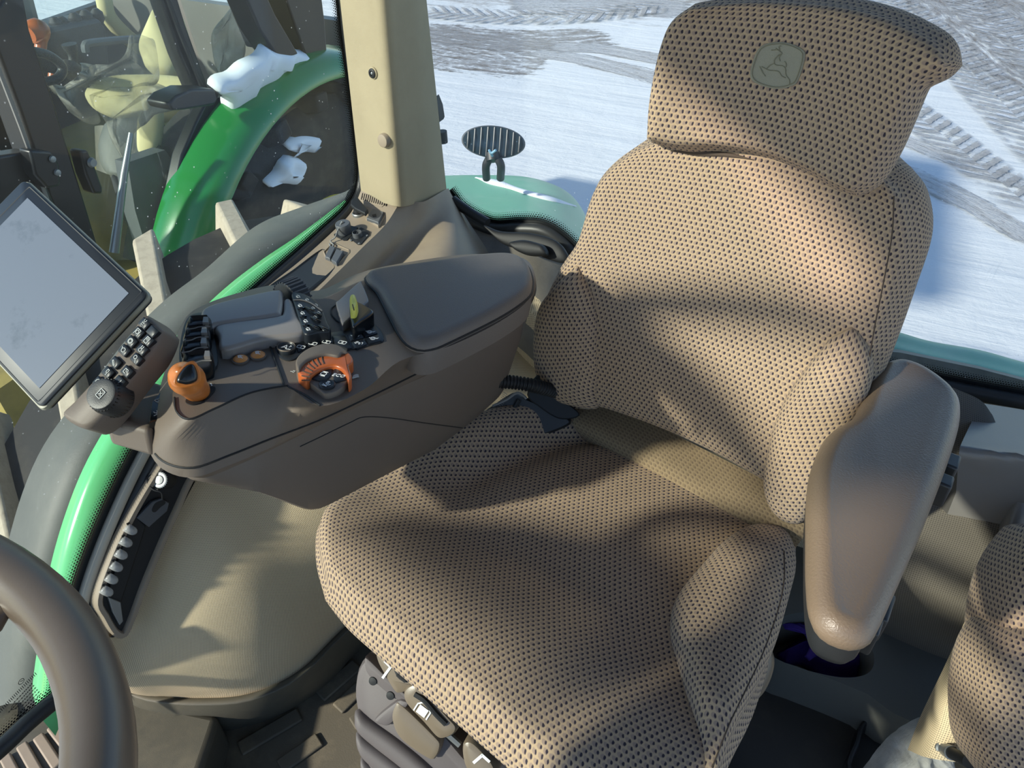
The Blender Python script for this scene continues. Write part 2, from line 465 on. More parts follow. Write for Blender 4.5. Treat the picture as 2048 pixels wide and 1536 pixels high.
def frit(name):
    """black ceramic dots thinning out along V of the UV (0 solid .. 1 clear)"""
    t = NT(name); uv = t.n('TexCoord').outputs['UV']; sp = t.n('SeparateXYZ', {0: uv})
    pitch = .0042
    v = t.math('DIVIDE', sp.outputs[1], pitch)
    u = t.math('ADD', t.math('DIVIDE', sp.outputs[0], pitch), t.math('MULTIPLY', t.math('FLOORED_MODULO', t.math('FLOOR', v), 2.0), .5))
    fx = t.math('SUBTRACT', t.math('FRACT', u), .5); fy = t.math('SUBTRACT', t.math('FRACT', v), .5)
    d = t.math('SQRT', t.math('ADD', t.math('MULTIPLY', fx, fx), t.math('MULTIPLY', fy, fy)))
    rr = t.n('MapRange', {0: sp.outputs[1], 1: .010, 2: .034, 3: .8, 4: .1}).outputs[0]
    m = t.math('LESS_THAN', d, rr)
    bl = t.pr((.012, .014, .016, 1), .25)
    return t.done(t.n('MixShader', {0: m, 1: t.n('BsdfTransparent', {0: (1, 1, 1, 1)}).outputs[0], 2: bl}).outputs[0])
M = {}
M['fab'] = fabric('seat_fabric')
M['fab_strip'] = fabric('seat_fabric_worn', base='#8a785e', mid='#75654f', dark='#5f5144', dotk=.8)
M['seam'] = plastic('seam_thread', '#4a3e34', .9)
M['emblem'] = plastic('embroidered_patch', '#8b8878', .85, grain=.6, gscale=1500)
M['emblem_line'] = plastic('embroidery_line', '#77735f', .8)
M['vinyl'] = perf('perforated_beige_vinyl', '#d6c29f', '#857866')
M['vinyl_shaded'] = perf('perforated_shaded_vinyl', '#655f56', '#45403a', .0032)  # shade on the wall by the armrest is put into this darker colour
M['brown'] = plastic('dark_brown_plastic', '#675d54', .5, grain=.25, gscale=1600, spec=.4)
M['brown_lid'] = plastic('soft_brown_armrest_skin', '#68605a', .5, grain=.5, gscale=900, spec=.45)
M['brown_light'] = plastic('light_brown_panel', '#857f7b', .36, grain=.1, gscale=1600, spec=.6)  # sky reflection on the covers is put into this lighter colour
M['taupe'] = plastic('taupe_trim_plastic', '#8f8170', .55, grain=.3, gscale=1400, dirt=.35, dcol='#a89a80')
M['arm'] = plastic('tan_armrest_skin', '#7b6a58', .38, grain=.9, gscale=420, spec=.55)
M['pillar'] = plastic('beige_flocked_pillar', '#9f9378', .85, grain=.6, gscale=1100, var=.12, dirt=.3, dcol='#7d7058', dscale=5)
M['grey'] = plastic('grey_trim_plastic', '#74716e', .4, grain=.25, gscale=1000)
M['bench'] = plastic('olive_grey_bench', '#5a5a54', .7, grain=.3, gscale=700)
M['ledge'] = plastic('dusty_grey_ledge', '#6b665e', .7, grain=.4, gscale=300, dirt=.4, dcol='#938b7e', dscale=14)
M['dark'] = plastic('charcoal_plastic', '#26282a', .45, grain=.2, gscale=1200)
M['black'] = plastic('black_rubber', '#15171a', .6)
M['blackg'] = plastic('glossy_black_plastic', '#101418', .25)
M['key'] = plastic('blue_black_key', '#1b2026', .42, spec=.4)
M['seal'] = plastic('window_seal_rubber', '#2c2e30', .45, var=.2)
M['beads'] = plastic('dusty_grey_rubber', '#a8a396', .7, var=.25)
M['orange'] = plastic('orange_plastic', '#b05a2c', .33, var=.04)
M['orange_lever'] = plastic('orange_lever_plastic', '#b66a2a', .3, var=.04)
M['orange_btn'] = plastic('faded_orange_plastic', '#d08a48', .4)
M['yellow'] = plastic('yellow_plastic', '#d6cf5a', .4)
M['white'] = plastic('white_print', '#e4e6e6', .6)
M['whiteg'] = plastic('grey_white_print', '#b6bab8', .6)
M['silver'] = plastic('bright_metal', '#8a8b8a', .42, metal=.6)
M['soot'] = plastic('matt_black_paint', '#0d0f11', .4)
M['green_deep'] = plastic('deep_green_paint', '#217a38', .2, var=.05, spec=.7)
M['steel'] = plastic('dull_steel', '#8e9294', .4, metal=.7)
M['sock'] = plastic('grey_socket_cover', '#53565a', .45)
M['bezel'] = plastic('screen_bezel', '#272c33', .4, spec=.45)
M['bezel_edge'] = plastic('grey_display_shell', '#8c8a7a', .45)
M['wheelskin'] = plastic('worn_steering_wheel_skin', '#5a4e43', .36, grain=.08, gscale=700, spec=.6)
M['floor'] = plastic('ribbed_rubber_mat', '#5a5548', .75, grain=.5, gscale=350, dirt=.55, dcol='#9b8e72', dscale=6)
M['kick'] = plastic('dark_olive_kick_panel', '#4d4b41', .6, grain=.35, gscale=900, dirt=.25, dcol='#8a8068')
M['floor_dark'] = plastic('dark_moulded_floor', '#34322e', .75, grain=.4, gscale=500, dirt=.15, dcol='#6e6656')
M['bellows'] = plastic('grey_bellows_rubber', '#5c5555', .6, grain=.2, gscale=900)
M['lever_brown'] = plastic('brown_lever_plastic', '#6f6354', .35, grain=.15)
M['purple'] = plastic('purple_cloth', '#3a2478', .95, grain=.5, gscale=500)
M['green'] = plastic('green_paint', '#5db574', .18, var=.05, spec=.7)  # lightened to take in the sun's reflection and haze on the glass
M['green_hazy'] = plastic('hazy_green_paint', '#62ab8a', .4, var=.12, dirt=.5, dcol='#a9c4b4', dscale=4)  # paler than the paint, with the rear window's haze put into the colour
M['fendergrey'] = plastic('dusty_grey_fender', '#525450', .6, grain=.4, gscale=300, dirt=.4, dcol='#74746d', dscale=5)
M['mudlug'] = plastic('muddy_tyre_lug', '#aba18e', .9, grain=1.0, gscale=90, var=.2, dirt=.5, dcol='#6b6154', dscale=38)
M['tyre'] = plastic('black_tyre_rubber', '#1c1d1e', .8, grain=.5, gscale=60, dirt=.4, dcol='#5d574c', dscale=7)
M['snow'] = plastic('fresh_snow', '#e4e8ef', .8, grain=1.0, gscale=35, var=.04)
M['tan_cover'] = plastic('cream_seat_cover', '#c9bd90', .85, grain=.4, gscale=200, var=.12)
M['yellow_metal'] = plastic('muddy_yellow_panel', '#9a8a4a', .6, dirt=.5, dcol='#6b6248')
M['lens'] = plastic('lamp_lens', '#20303c', .15, spec=.8)
M['glass_side'] = glass('side_window_glass', (.93, .968, .95, 1), dust=.006)
M['glass_rear'] = glass('rear_window_glass', (.93, .96, .96, 1), dust=.045, streak=True)
M['glass_other'] = glass('other_cab_glass', (.90, .95, .93, 1), dust=.02, speck=False, streak=True)
M['frit'] = frit('ceramic_frit')
def screen_mat():
    t = NT('display_glass')
    f = t.n('MapRange', {0: t.noise(26, 6, .65), 1: .58, 2: .78}).outputs[0]
    c = t.mix(f, hx('#6a717c'), hx('#525a62'))
    return t.done(t.pr(c, .22, 0, None, .8))
M['screen'] = screen_mat()
def clear_plastic():
    t = NT('clear_plastic')
    g = t.n('MixShader', {0: .35, 1: t.n('BsdfTransparent', {0: (.95, .95, .95, 1)}).outputs[0], 2: t.pr((.8, .8, .78, 1), .12, spec=.9)}).outputs[0]
    return t.done(g)
M['clear'] = clear_plastic()
def bagmat():
    t = NT('crinkled_clear_film')
    nr = t.bump(t.noise(22, 7, .7, dist=1.2), .9, .01)
    s = t.pr((.85, .84, .78, 1), .25, 0, nr, .7)
    tl = t.n('BsdfTranslucent', {0: (.85, .85, .8, 1)}).outputs[0]; tr = t.n('BsdfTransparent', {0: (.95, .95, .93, 1)}).outputs[0]
    a = t.n('MixShader', {0: .35, 1: s, 2: tl}).outputs[0]
    f = t.n('MapRange', {0: t.noise(9, 4, .6), 1: .35, 2: .65, 3: .12, 4: .6}).outputs[0]
    return t.done(t.n('MixShader', {0: f, 1: a, 2: tr}).outputs[0])
M['film'] = bagmat()
def film_grey():
    t = NT('crinkled_grey_cover')
    nr = t.bump(t.noise(11, 7, .7, dist=1.5), .9, .03)
    c = t.mix(t.noise(7, 5, .6), hx('#cfccc4'), hx('#8a8278'))
    s = t.pr(c, .35, 0, nr, .5)
    tr = t.n('BsdfTransparent', {0: (.95, .95, .93, 1)}).outputs[0]
    return t.done(t.n('MixShader', {0: t.n('MapRange', {0: t.noise(4, 3), 1: .35, 2: .62, 3: .2, 4: .85}).outputs[0], 1: s, 2: tr}).outputs[0])
M['filmg'] = film_grey()
def ground_mat():
    t = NT('snowy_rutted_ground'); oc = t.n('TexCoord').outputs['Object']
    big = t.noise(.22, 5, .55, vec=oc)
    # ruts run roughly across the view: stretched noise
    mp = t.n('Mapping', {0: oc, 'Rotation': (0, 0, rad(-14)), 'Scale': (.45, 4.2, 1.0)}).outputs[0]
    st = t.noise(1.0, 6, .6, vec=mp, dist=.25)
    fine = t.noise(9, 7, .7, vec=oc)
    # distance from the tractor: the drive beyond is muddier
    sp = t.n('SeparateXYZ', {0: oc})
    far = t.n('MapRange', {0: t.math('ADD', sp.outputs[1], t.math('MULTIPLY', sp.outputs[0], -.22)), 1: 8.5, 2: 13.0, 3: -.13, 4: .12}).outputs[0]
    v = t.math('ADD', t.math('ADD', t.math('MULTIPLY', big, .55), t.math('MULTIPLY', st, .35)), t.math('ADD', t.math('MULTIPLY', fine, .18), far))
    mud = t.n('MapRange', {0: v, 1: .57, 2: .66}).outputs[0]
    snow = t.mix(t.math('MULTIPLY', st, .8), hx('#c6c9cb'), hx('#dadddf'))
    mc = t.mix(fine, hx('#6a6159'), hx('#958f88'))
    c = t.mix(mud, snow, mc)
    h = t.math('ADD', t.math('MULTIPLY', st, 1.0), t.math('MULTIPLY', fine, .35))
    return t.done(t.pr(c, .8, 0, t.bump(h, .6, .05), .25))
M['ground'] = ground_mat()
def track_mat(name, kind='lug'):
    t = NT(name); uv = t.n('TexCoord').outputs['UV']; sp = t.n('SeparateXYZ', {0: uv})
    ax = t.math('ABSOLUTE', sp.outputs[0])
    w = t.noise(14, 3, vec=uv)
    ph = t.math('ADD', t.math('DIVIDE', t.math('ADD', sp.outputs[1], t.math('MULTIPLY', ax, .75)), .17), t.math('MULTIPLY', w, .35))
    ph = t.math('ADD', ph, t.math('MULTIPLY', t.math('GREATER_THAN', sp.outputs[0], 0), .5))
    f = t.math('FRACT', ph)
    lug = t.n('MapRange', {0: t.math('ABSOLUTE', t.math('SUBTRACT', f, .5)), 1: .2, 2: .3}).outputs[0]
    n = t.noise(3, 6, .7, vec=uv)
    c = t.mix(lug, hx('#c3c7ce'), t.mix(n, hx('#7d766e'), hx('#b0b0b2')))
    fd = t.n('Attribute', attribute_name='fade').outputs['Fac']
    alpha = t.math('MULTIPLY', t.n('MapRange', {0: t.math('ADD', n, t.math('MULTIPLY', lug, .12)), 1: .46, 2: .62, 3: .05, 4: .85}).outputs[0], t.n('MapRange', {0: fd, 1: 0, 2: .3}).outputs[0])
    s = t.pr(c, .85, 0, t.bump(t.math('SUBTRACT', n, lug), .9, .03), .2)
    return t.done(t.n('MixShader', {0: alpha, 1: t.n('BsdfTransparent', {0: (1, 1, 1, 1)}).outputs[0], 2: s}).outputs[0])
M['track'] = track_mat('lug_track_in_snow')
def rut_mat(name, ca, cb, lo, hi, sv=1.6):
    t = NT(name); uv = t.n('TexCoord').outputs['UV']
    mp = t.n('Mapping', {0: uv, 'Scale': (14.0, sv, 1.0)}).outputs[0]
    n = t.noise(1.0, 7, .72, vec=mp, dist=.3); f = t.noise(16, 6, .7, vec=uv)
    v = t.math('ADD', t.math('MULTIPLY', n, .7), t.math('MULTIPLY', f, .3))
    c = t.mix(t.n('MapRange', {0: v, 1: .42, 2: .6}).outputs[0], hx(cb), hx(ca))
    fd = t.n('Attribute', attribute_name='fade').outputs['Fac']
    al = t.n('MapRange', {0: t.math('ADD', v, t.math('MULTIPLY', t.math('SUBTRACT', t.math('MINIMUM', fd, .6), .6), .45)), 1: lo, 2: hi, 3: 0, 4: .95}).outputs[0]
    s = t.pr(c, .85, 0, t.bump(v, 1.0, .06), .2)
    return t.done(t.n('MixShader', {0: al, 1: t.n('BsdfTransparent', {0: (1, 1, 1, 1)}).outputs[0], 2: s}).outputs[0])
M['rut'] = rut_mat('grey_rut_in_snow', '#8d8b8a', '#d8dade', .38, .5)
M['mud'] = rut_mat('brown_slush', '#736a62', '#c9c9cb', .42, .54, 3.0)
# ================================================================ the driver's seat
CR = PZ(1380, 960, .5)                      # crease between cushion and backrest
SY, CY = 12, 15
_b = V((math.cos(rad(SY)), -math.sin(rad(SY)), 0)); _y = V((math.sin(rad(SY)), math.cos(rad(SY)), 0))
cush = yawframe(CR, SY, 8)
rc = rad(14)
bk = Fr(CR, _b, _y * math.sin(rc) + ZZ * math.cos(rc), -(_y * math.cos(rc) - ZZ * math.sin(rc)))
seat = thing('operator_seat', 'large tan tractor seat in dark-spotted fabric, in the middle of the cab', 'seat', (CR.x, CR.y - .2, .02))
def sm(x, a, b):
    t = min(1, max(0, (x - a) / (b - a))); return t * t * (3 - 2 * t)
# cushion
def hc(s, t):       # s across (0 console side), t from front to rear
    h = 0.012 * math.sin(math.pi * s)
    h += .042 * math.exp(-((s - .06) / .10) ** 2) * sm(t, .3, .62)              # bolster beside the console
    h -= .020 * math.exp(-((s - .19) / .06) ** 2) * sm(t, .38, .6)              # fold at its foot
    h += .016 * math.exp(-((t - .16) / .16) ** 2) * (1 - .3 * s)                  # thigh roll
    h -= .016 * math.exp(-((t - .42) / .15) ** 2) * math.exp(-((s - .45) / .3) ** 2)
    e = min(s, 1 - s, t, 1 - t)
    r = .055
    if e < r: h -= .03 * (1 - math.sqrt(max(0, 1 - (1 - e / r) ** 2)))
    h -= .02 * sm(t, .955, 1.0)
    return h
cb = [(655, 1172), (681, 1208), (718, 1250), (830, 1350), (1000, 1497), (1130, 1600), (1290, 1685), (1405, 1630)]
cr_ = [(1405, 1630), (1462, 1500), (1510, 1400), (1550, 1270), (1575, 1170), (1600, 1085)]
ct = [(1165, 868), (1300, 945), (1440, 1022), (1520, 1055), (1600, 1085)]
cl = [(655, 1172), (637, 1100), (652, 1032), (735, 962), (850, 900), (1000, 857), (1090, 845), (1165, 868)]
cu_ = ob('seat_cushion', coons(cush, cb, cr_, ct, cl, 84, hc, [(.004, .010), (.004, .020), (-.002, .032), (-.02, .042)], h0=-.02), M['fab'], seat, sharp=0)
sb_ = ob('side_bolster', puff(cush, [(1480, 1052), (1405, 1135), (1352, 1200), (1338, 1260), (1352, 1330), (1372, 1410), (1395, 1500), (1405, 1640)],
    [(1596, 1072), (1590, 1140), (1576, 1200), (1550, 1290), (1510, 1380), (1470, 1460), (1440, 1540), (1410, 1660)], 44, 36, .0, .042, .05, e=.8, endk=.2), M['fab'], cu_, sharp=0)
# piping line on the outer bolster
pl = [cush.px(x, y, .022) for x, y in [(1545, 1085), (1560, 1150), (1548, 1230), (1520, 1310), (1480, 1390), (1445, 1470)]]
# strip between cushion and backrest
st_rows = [[bk.px(x, y, -.02) for x, y in [(1140, 780), (1290, 840), (1440, 915), (1610, 1000)]],
           [bk.px(x, y, .03) for x, y in [(1145, 842), (1300, 915), (1450, 995), (1612, 1062)]],
           [cush.px(x, y, .0) for x, y in [(1165, 876), (1300, 952), (1440, 1030), (1595, 1090)]],
           [cush.px(x, y, -.03) for x, y in [(1170, 888), (1300, 962), (1440, 1040), (1590, 1098)]]]
ob('rear_strip', grid(loft(st_rows, 40, 12), flip=True), M['fab_strip'], seat, sharp=0)
# backrest
def hb(s, t):
    h = .03 - .012 * math.sin(math.pi * s) * (1 - t) - .02 * t
    h += .012 * math.exp(-((t - .25) / .2) ** 2)
    e = min(s, 1 - s, t, 1 - t); r = .07
    if e < r: h -= .03 * (1 - math.sqrt(max(0, 1 - (1 - e / r) ** 2)))
    return h
bb = [(1150, 806), (1210, 812), (1370, 876), (1530, 958), (1625, 1022)]
br = [(1625, 1022), (1690, 870), (1742, 740), (1790, 600), (1822, 490), (1812, 410), (1780, 365)]
bt = [(1280, 292), (1400, 250), (1550, 240), (1700, 300), (1780, 365)]
bl = [(1150, 806), (1095, 745), (1085, 640), (1112, 555), (1150, 490), (1180, 390), (1215, 340), (1280, 292)]
back = ob('backrest', coons(bk, bb, br, bt, bl, 80, hb, [(.008, .012), (.012, .035), (.010, .07), (-.004, .10), (-.03, .112)], h0=.0), M['fab'], seat, sharp=0)
ob('side_bolster', puff(bk, [(1146, 532), (1114, 566), (1082, 615), (1072, 680), (1078, 750), (1105, 795), (1150, 812)],
    [(1160, 534), (1188, 585), (1199, 650), (1201, 720), (1205, 780), (1212, 808), (1216, 818)], 44, 32, .022, .03, .05, e=.85, endk=.34), M['fab'], back, sharp=0)
ob('side_bolster', puff(bk, [(1632, 690), (1590, 760), (1556, 830), (1540, 890), (1528, 960), (1530, 1005), (1545, 1035)],
    [(1735, 640), (1750, 720), (1735, 790), (1700, 870), (1662, 960), (1640, 1020), (1625, 1050)], 44, 32, .022, .036, .05, e=.85, endk=.32), M['fab'], back, sharp=0)
for nm, pts, hh in (('piping', [(1788, 392), (1784, 470), (1768, 560), (1752, 640), (1738, 720)], .024),):
    ob(nm, tube([bk.px(x, y, hh) for x, y in pts], .0008, 6, 40), M['seam'], back)
# headrest, a winged pad that curls forward at the sides
def hh_(s, t):
    h = .062 + .03 * abs(2 * s - 1) ** 2.2 * (.3 + .7 * t) - .016 * math.sin(math.pi * s)
    e = min(s, 1 - s, t, 1 - t); r = .08
    if e < r: h -= .026 * (1 - math.sqrt(max(0, 1 - (1 - e / r) ** 2)))
    return h
hbm = [(1286, 280), (1345, 298), (1420, 300), (1510, 314), (1600, 346), (1650, 372), (1700, 388)]
hrt = [(1700, 388), (1735, 365), (1768, 310), (1800, 240), (1826, 180), (1845, 160), (1880, 143), (1896, 130)]
htp = [(1388, 18), (1450, 4), (1520, -2), (1600, 0), (1680, 8), (1760, 28), (1830, 58), (1880, 90), (1896, 130)]
hlf = [(1286, 280), (1293, 210), (1308, 140), (1325, 85), (1345, 48), (1388, 18)]
head = ob('headrest', coons(bk, hbm, hrt, htp, hlf, 72, hh_, [(.006, .010), (.009, .03), (.006, .065), (-.01, .085), (-.04, .09)], h0=.062), M['fab'], seat, sharp=0)
# embroidered badge with a leaping deer
bc_ = bvh([cu_, sb_]); bb2 = bvh([back]); bh2 = bvh([head])
ob('piping', tube(on_surf(bc_, [(1568, 1102), (1568, 1160), (1556, 1220), (1528, 1300), (1496, 1370), (1462, 1440), (1438, 1500), (1424, 1535)], .0003, 50), .0008, 6), M['seam'], cu_)
ob('gap_shade', tube(on_surf(bb2, [(1342, 302), (1400, 306), (1460, 310), (1508, 320)], .0005, 24), [.0008, .004, .003, .0006], 8), M['seam'], back)  # dark tube standing in for the shade in the gap under the headrest
badge = [(1522, 93), (1565, 84), (1605, 98), (1610, 118), (1597, 160), (1584, 172), (1555, 178), (1520, 170), (1502, 156), (1504, 130)]
bo_ = crv(badge, 48, True); bcx = sum(p.x for p in bo_) / 48; bcy = sum(p.y for p in bo_) / 48
brow = []
for k_, lf in ((1.0, -.001), (1.0, .0012), (.96, .0020), (.9, .0017), (.6, .0017), (.3, .0017), (.04, .0017)):
    brow.append(on_surf(bh2, [(bcx + (p.x - bcx) * k_, bcy + (p.y - bcy) * k_) for p in bo_], lf))
bdg = ob('badge', grid(brow, cu=True, cap1=True, flip=False), M['emblem'], head)
def zz(L): return [(1450 + a / 10.24, 60 + b / 10.24) for a, b in L]
deer = [[(960, 415), (1080, 405), (1130, 440), (1180, 480), (1100, 520)], [(1130, 440), (1050, 380)], [(1130, 440), (1120, 340), (1160, 330)], [(1100, 520), (1030, 600), (1020, 680), (1060, 720), (1200, 740), (1250, 800), (1260, 920), (1330, 1020), (1330, 1110)],
        [(1230, 640), (1265, 700), (1250, 770)], [(1250, 980), (1170, 940), (1110, 850), (1000, 830), (900, 820), (760, 750)], [(720, 750), (780, 870), (835, 945)], [(1020, 680), (940, 720), (860, 790)], [(1180, 480), (1120, 560), (1140, 640)]]
st = []
for L in deer: st.append(tube(on_surf(bh2, zz(L), .0021, 20), .00055, 6))
st.append(tube(on_surf(bh2, [(bcx + (p.x - bcx) * .92, bcy + (p.y - bcy) * .92) for p in bo_] + [(bcx + (bo_[0].x - bcx) * .92, bcy + (bo_[0].y - bcy) * .92)], .0021), .0006, 6))
ob('badge_stitching', merge(st), M['emblem_line'], bdg)
# armrest on the door side
af = yawframe(PZ(1760, 1000, .735), 10, 4)
ao = [(1612, 1100), (1613, 1010), (1622, 940), (1650, 880), (1690, 853), (1708, 835), (1722, 800), (1750, 748), (1785, 730), (1835, 742), (1885, 774), (1914, 806), (1917, 850), (1892, 935), (1842, 1065), (1792, 1180), (1752, 1268), (1728, 1292), (1690, 1290), (1645, 1268), (1620, 1230), (1613, 1165)]
arm = ob('armrest', rings(af, ao, [(.004, -.012), (0, -.004), (0, .002), (.003, .010), (.009, .016), (.015, .0185), (.020, .0180), (.0235, .0168)], 110), M['arm'], seat, sharp=60)
ao2 = [(x, y) for x, y in ao]
ob('armrest_base', rings(af, ao, [(.016, -.042), (.008, -.038), (.005, -.030), (.005, -.012)], 150), M['dark'], arm, sharp=60)
for x, y, s in ((1902, 945, 1), (1890, 985, .8), (1762, 1235, 1.3), (1745, 1275, .8)):
    c = af.l(x, y, -.03)
    ob('bracket', box(af, c[0] - .012, c[0] + .004 * s, c[1] - .014 * s, c[1] + .014 * s, -.045, -.012), M['dark'], arm, bevel=.003)
ob('armrest_hinge', tube([af.px(1740, 900, -.045), V((CR.x + .27, CR.y + .05, .60)), V((CR.x + .24, CR.y + .05, .45))], .022, 14, 12), M['dark'], seat)
# -------- seat base: pan, shroud, bellows, levers
pan = [(690, 1215), (760, 1300), (900, 1440), (1040, 1560), (1290, 1700), (1440, 1600), (1540, 1330), (1590, 1120), (1300, 960), (1100, 880), (860, 960)]
ob('seat_pan', rings(cush, pan, [(.05, -.13), (.035, -.12), (.03, -.06)], 60, h0=-.06), M['dark'], seat)
blf = Fr((CR.x - .03, CR.y - .22, .0), _b, _y)
def bell(k):
    rows = []
    N = 65
    for i in range(N):
        z = .02 + .30 * i / (N - 1); w = .016 * abs(math.sin(math.pi * i / 12.8))
        hx_, hy_ = .17 + w, .19 + w
        rows.append([blf.at(math.copysign(abs(math.cos(a)) ** .45, math.cos(a)) * hx_, math.copysign(abs(math.sin(a)) ** .45, math.sin(a)) * hy_, z) for a in [2 * math.pi * j / 48 for j in range(48)]])
    return rows
# ================================================================ right-hand control console
def crvk(P, k, closed=True):
    P = [V(p) for p in P]; m = len(P); out = []
    for i in range(m if closed else m - 1):
        g = lambda j: P[j % m] if closed else (P[j] if 0 <= j < m else (P[0] * 2 - P[1] if j < 0 else P[-1] * 2 - P[-2]))
        a, b, c, d = g(i - 1), g(i), g(i + 1), g(i + 2)
        for q in range(k):
            t = q / k; out.append(.5 * ((2 * b) + (c - a) * t + (2 * a - 5 * b + 4 * c - d) * t * t + (3 * b - a - 3 * c + d) * t ** 3))
    return out
cf = yawframe(PZ(900, 600, .82), CY, 7)
con = thing('control_console', 'long dark brown armrest console with levers and buttons beside the seat', 'control console', cf.at(-.05, -.1, -.2))
OUT = [(305, 850), (297, 895), (325, 938), (385, 955), (460, 930), (540, 896), (640, 850), (740, 802), (820, 765), (920, 713), (1010, 657), (1064, 606), (1068, 565), (1050, 532), (1003, 521), (900, 524), (735, 553), (635, 595), (555, 583), (475, 600), (412, 622), (375, 648), (350, 700), (330, 760)]
INN = [(345, 790), (352, 822), (380, 840), (430, 818), (500, 787), (570, 772), (640, 812), (730, 778), (800, 722), (900, 692), (1000, 643), (1058, 598), (1062, 562), (1046, 534), (1000, 524), (900, 527), (737, 557), (640, 597), (560, 586), (480, 604), (420, 626), (385, 650), (366, 700), (352, 750)]
def loop(P, h, k=5): return crvk([cf.px(x, y, h) for x, y in P], k)
o0, o1, i1 = loop(OUT, -.072), loop(OUT, -.066), loop(INN, -.006)
i2 = loop(INN, -.0)
cen = sum(i2, V((0, 0, 0))) / len(i2)
mid = [o1[k].lerp(i1[k], .5) + cf.n * .010 + (o1[k] - cen).normalized() * .004 for k in range(len(o1))]
low = [p - cf.n * .012 + (cen - p).normalized() * .012 for p in o0]
i3 = [p.lerp(cen, .03) for p in i2]
rows = [low, o0, o1, o1[:] , mid, i1, i2, i3]
rows[3] = [o1[k].lerp(mid[k], .25) + cf.n * .006 for k in range(len(o1))]
top = ob('console_shell', grid(rows, cu=True, flip=False, cap0=True, cap1=True, uvf=cf.uv), M['brown'], con, sharp=50)
# lower body, a deep tapering box on the seat side
so_ = cf.px(640, 866, -.085); su = (cf.n + cf.b * .10).normalized(); sn = cf.a.cross(su)
if sn.dot(cf.b) < 0: sn = -sn
sf = Fr(so_, cf.a, su, sn)
nseg = 100
tl_ = crv(low[9:61], nseg)
bl_px = [(520, 986), (600, 1016), (615, 1021), (628, 1022), (643, 1020), (662, 1012), (770, 955), (870, 903), (940, 850), (995, 800), (1006, 785), (1012, 765), (1040, 680), (1060, 620)]
bl_ = poly([low[9], low[11], low[13] - cf.n * .004] + [sf.px(x, y, 0) for x, y in bl_px], nseg)
brows = [tl_] + [[a.lerp(b, f) + sn * .002 * math.sin(math.pi * f) for a, b in zip(tl_, bl_)] for f in (.15, .35, .6, .85, .97)] + [[b - sn * .004 - su * .001 for b in bl_], [b - sn * .09 for b in bl_], [a - sn * .09 for a in tl_]]
ob('console_body', grid(brows, flip=False, cap0=False), M['brown'], con, sharp=45)
ob('seam', tube([(o1[i].lerp(rows[3][i], .7)) + (o1[i] - cen).normalized() * .0004 for i in range(8, 62)], .0012, 6), M['black'], top)
ob('seam', tube(on_surf(bvh([bpy.data.objects['console_body']]), [(600, 893), (640, 874), (700, 845), (728, 834), (780, 836), (850, 846), (925, 856)], .0002, 60), .0007, 6), M['dark'], top)
ob('seam', tube([cf.px(x, y, .0006) for x, y in [(349, 795), (354, 824), (380, 838), (430, 817), (500, 786), (569, 772), (578, 774), (610, 790), (640, 811)]], .0011, 6, 60), M['black'], top)
ob('seam', tube([cf.px(x, y, .001) for x, y in [(536, 681), (543, 700), (557, 738), (569, 772)]], .0013, 6, 20), M['black'], top)
ob('seam', tube([cf.px(x, y, .001) for x, y in [(445, 701), (490, 690), (536, 680), (600, 668)]], .0011, 6, 20), M['black'], top)
lid = [(735, 553), (840, 535), (960, 518), (1018, 516), (1050, 529), (1063, 552), (1065, 575), (1054, 597), (1000, 634), (900, 684), (868, 697), (840, 700), (815, 690), (797, 668), (780, 635), (757, 590)]
ob('armrest_lid', rings(cf, lid, [(.001, -.03), (0, -.02), (0, .004), (.0015, .009), (.005, .0135), (.010, .0155), (.014, .0160)], 90, h0=.004), M['brown_lid'], con, sharp=60)
ob('lid_seam', tube([cf.px(x, y, .003) for x, y in lid], .0022, 6, 90, closed=True), M['black'], con)
# raised covers
ob('front_cover', rings(cf, [(402, 630), (418, 614), (480, 597), (557, 582), (566, 596), (563, 626), (550, 634), (438, 651), (424, 660), (417, 650)], rprof(-.01, .016, .005), 60, h0=.013), M['brown_light'], con)
ob('rear_cover', rings(cf, [(438, 652), (548, 636), (565, 628), (568, 602), (584, 602), (597, 634), (611, 668), (530, 680), (447, 701), (437, 676)], rprof(-.01, .014, .005), 70, h0=.011), M['brown_light'], con)
# four black valve paddles in their nest
ob('lever_nest', rings(cf, [(380, 638), (424, 636), (432, 690), (436, 732), (420, 745), (366, 742), (362, 690)], [(0, -.02), (0, .004), (.004, .005)], 50), M['dark'], con)
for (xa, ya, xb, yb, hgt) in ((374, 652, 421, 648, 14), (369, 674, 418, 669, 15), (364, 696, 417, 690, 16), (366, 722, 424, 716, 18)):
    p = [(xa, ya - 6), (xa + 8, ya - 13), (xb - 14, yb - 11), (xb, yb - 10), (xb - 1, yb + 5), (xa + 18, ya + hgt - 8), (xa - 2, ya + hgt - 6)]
    pd = ob('valve_paddle', rings(cf, p, [(.003, -.005), (0, .008), (0, .022), (.003, .028), (.006, .024)], 40, h0=.022), M['blackg'], con)
    f = cf.moved(w=.0285)
    ob('paddle_edge', tube([cf.px(x, y, .028) for x, y in [(xa - 1, ya + hgt - 7), (xa + 14, ya + hgt - 9), (xb - 22, yb + 6), (xb - 1, yb + 5)]], .0007, 6, 16), M['grey'], pd)
    ob('paddle_glint', prism([cf.px(x, y, .0255) for x, y in [(xb - 13, yb - 8), (xb - 4, yb - 8), (xb - 3, yb + 3), (xb - 15, yb + 3)]], cf.n * .004), M['grey'], pd)  # pale facet drawn in place of the glossy highlight at the paddle's end
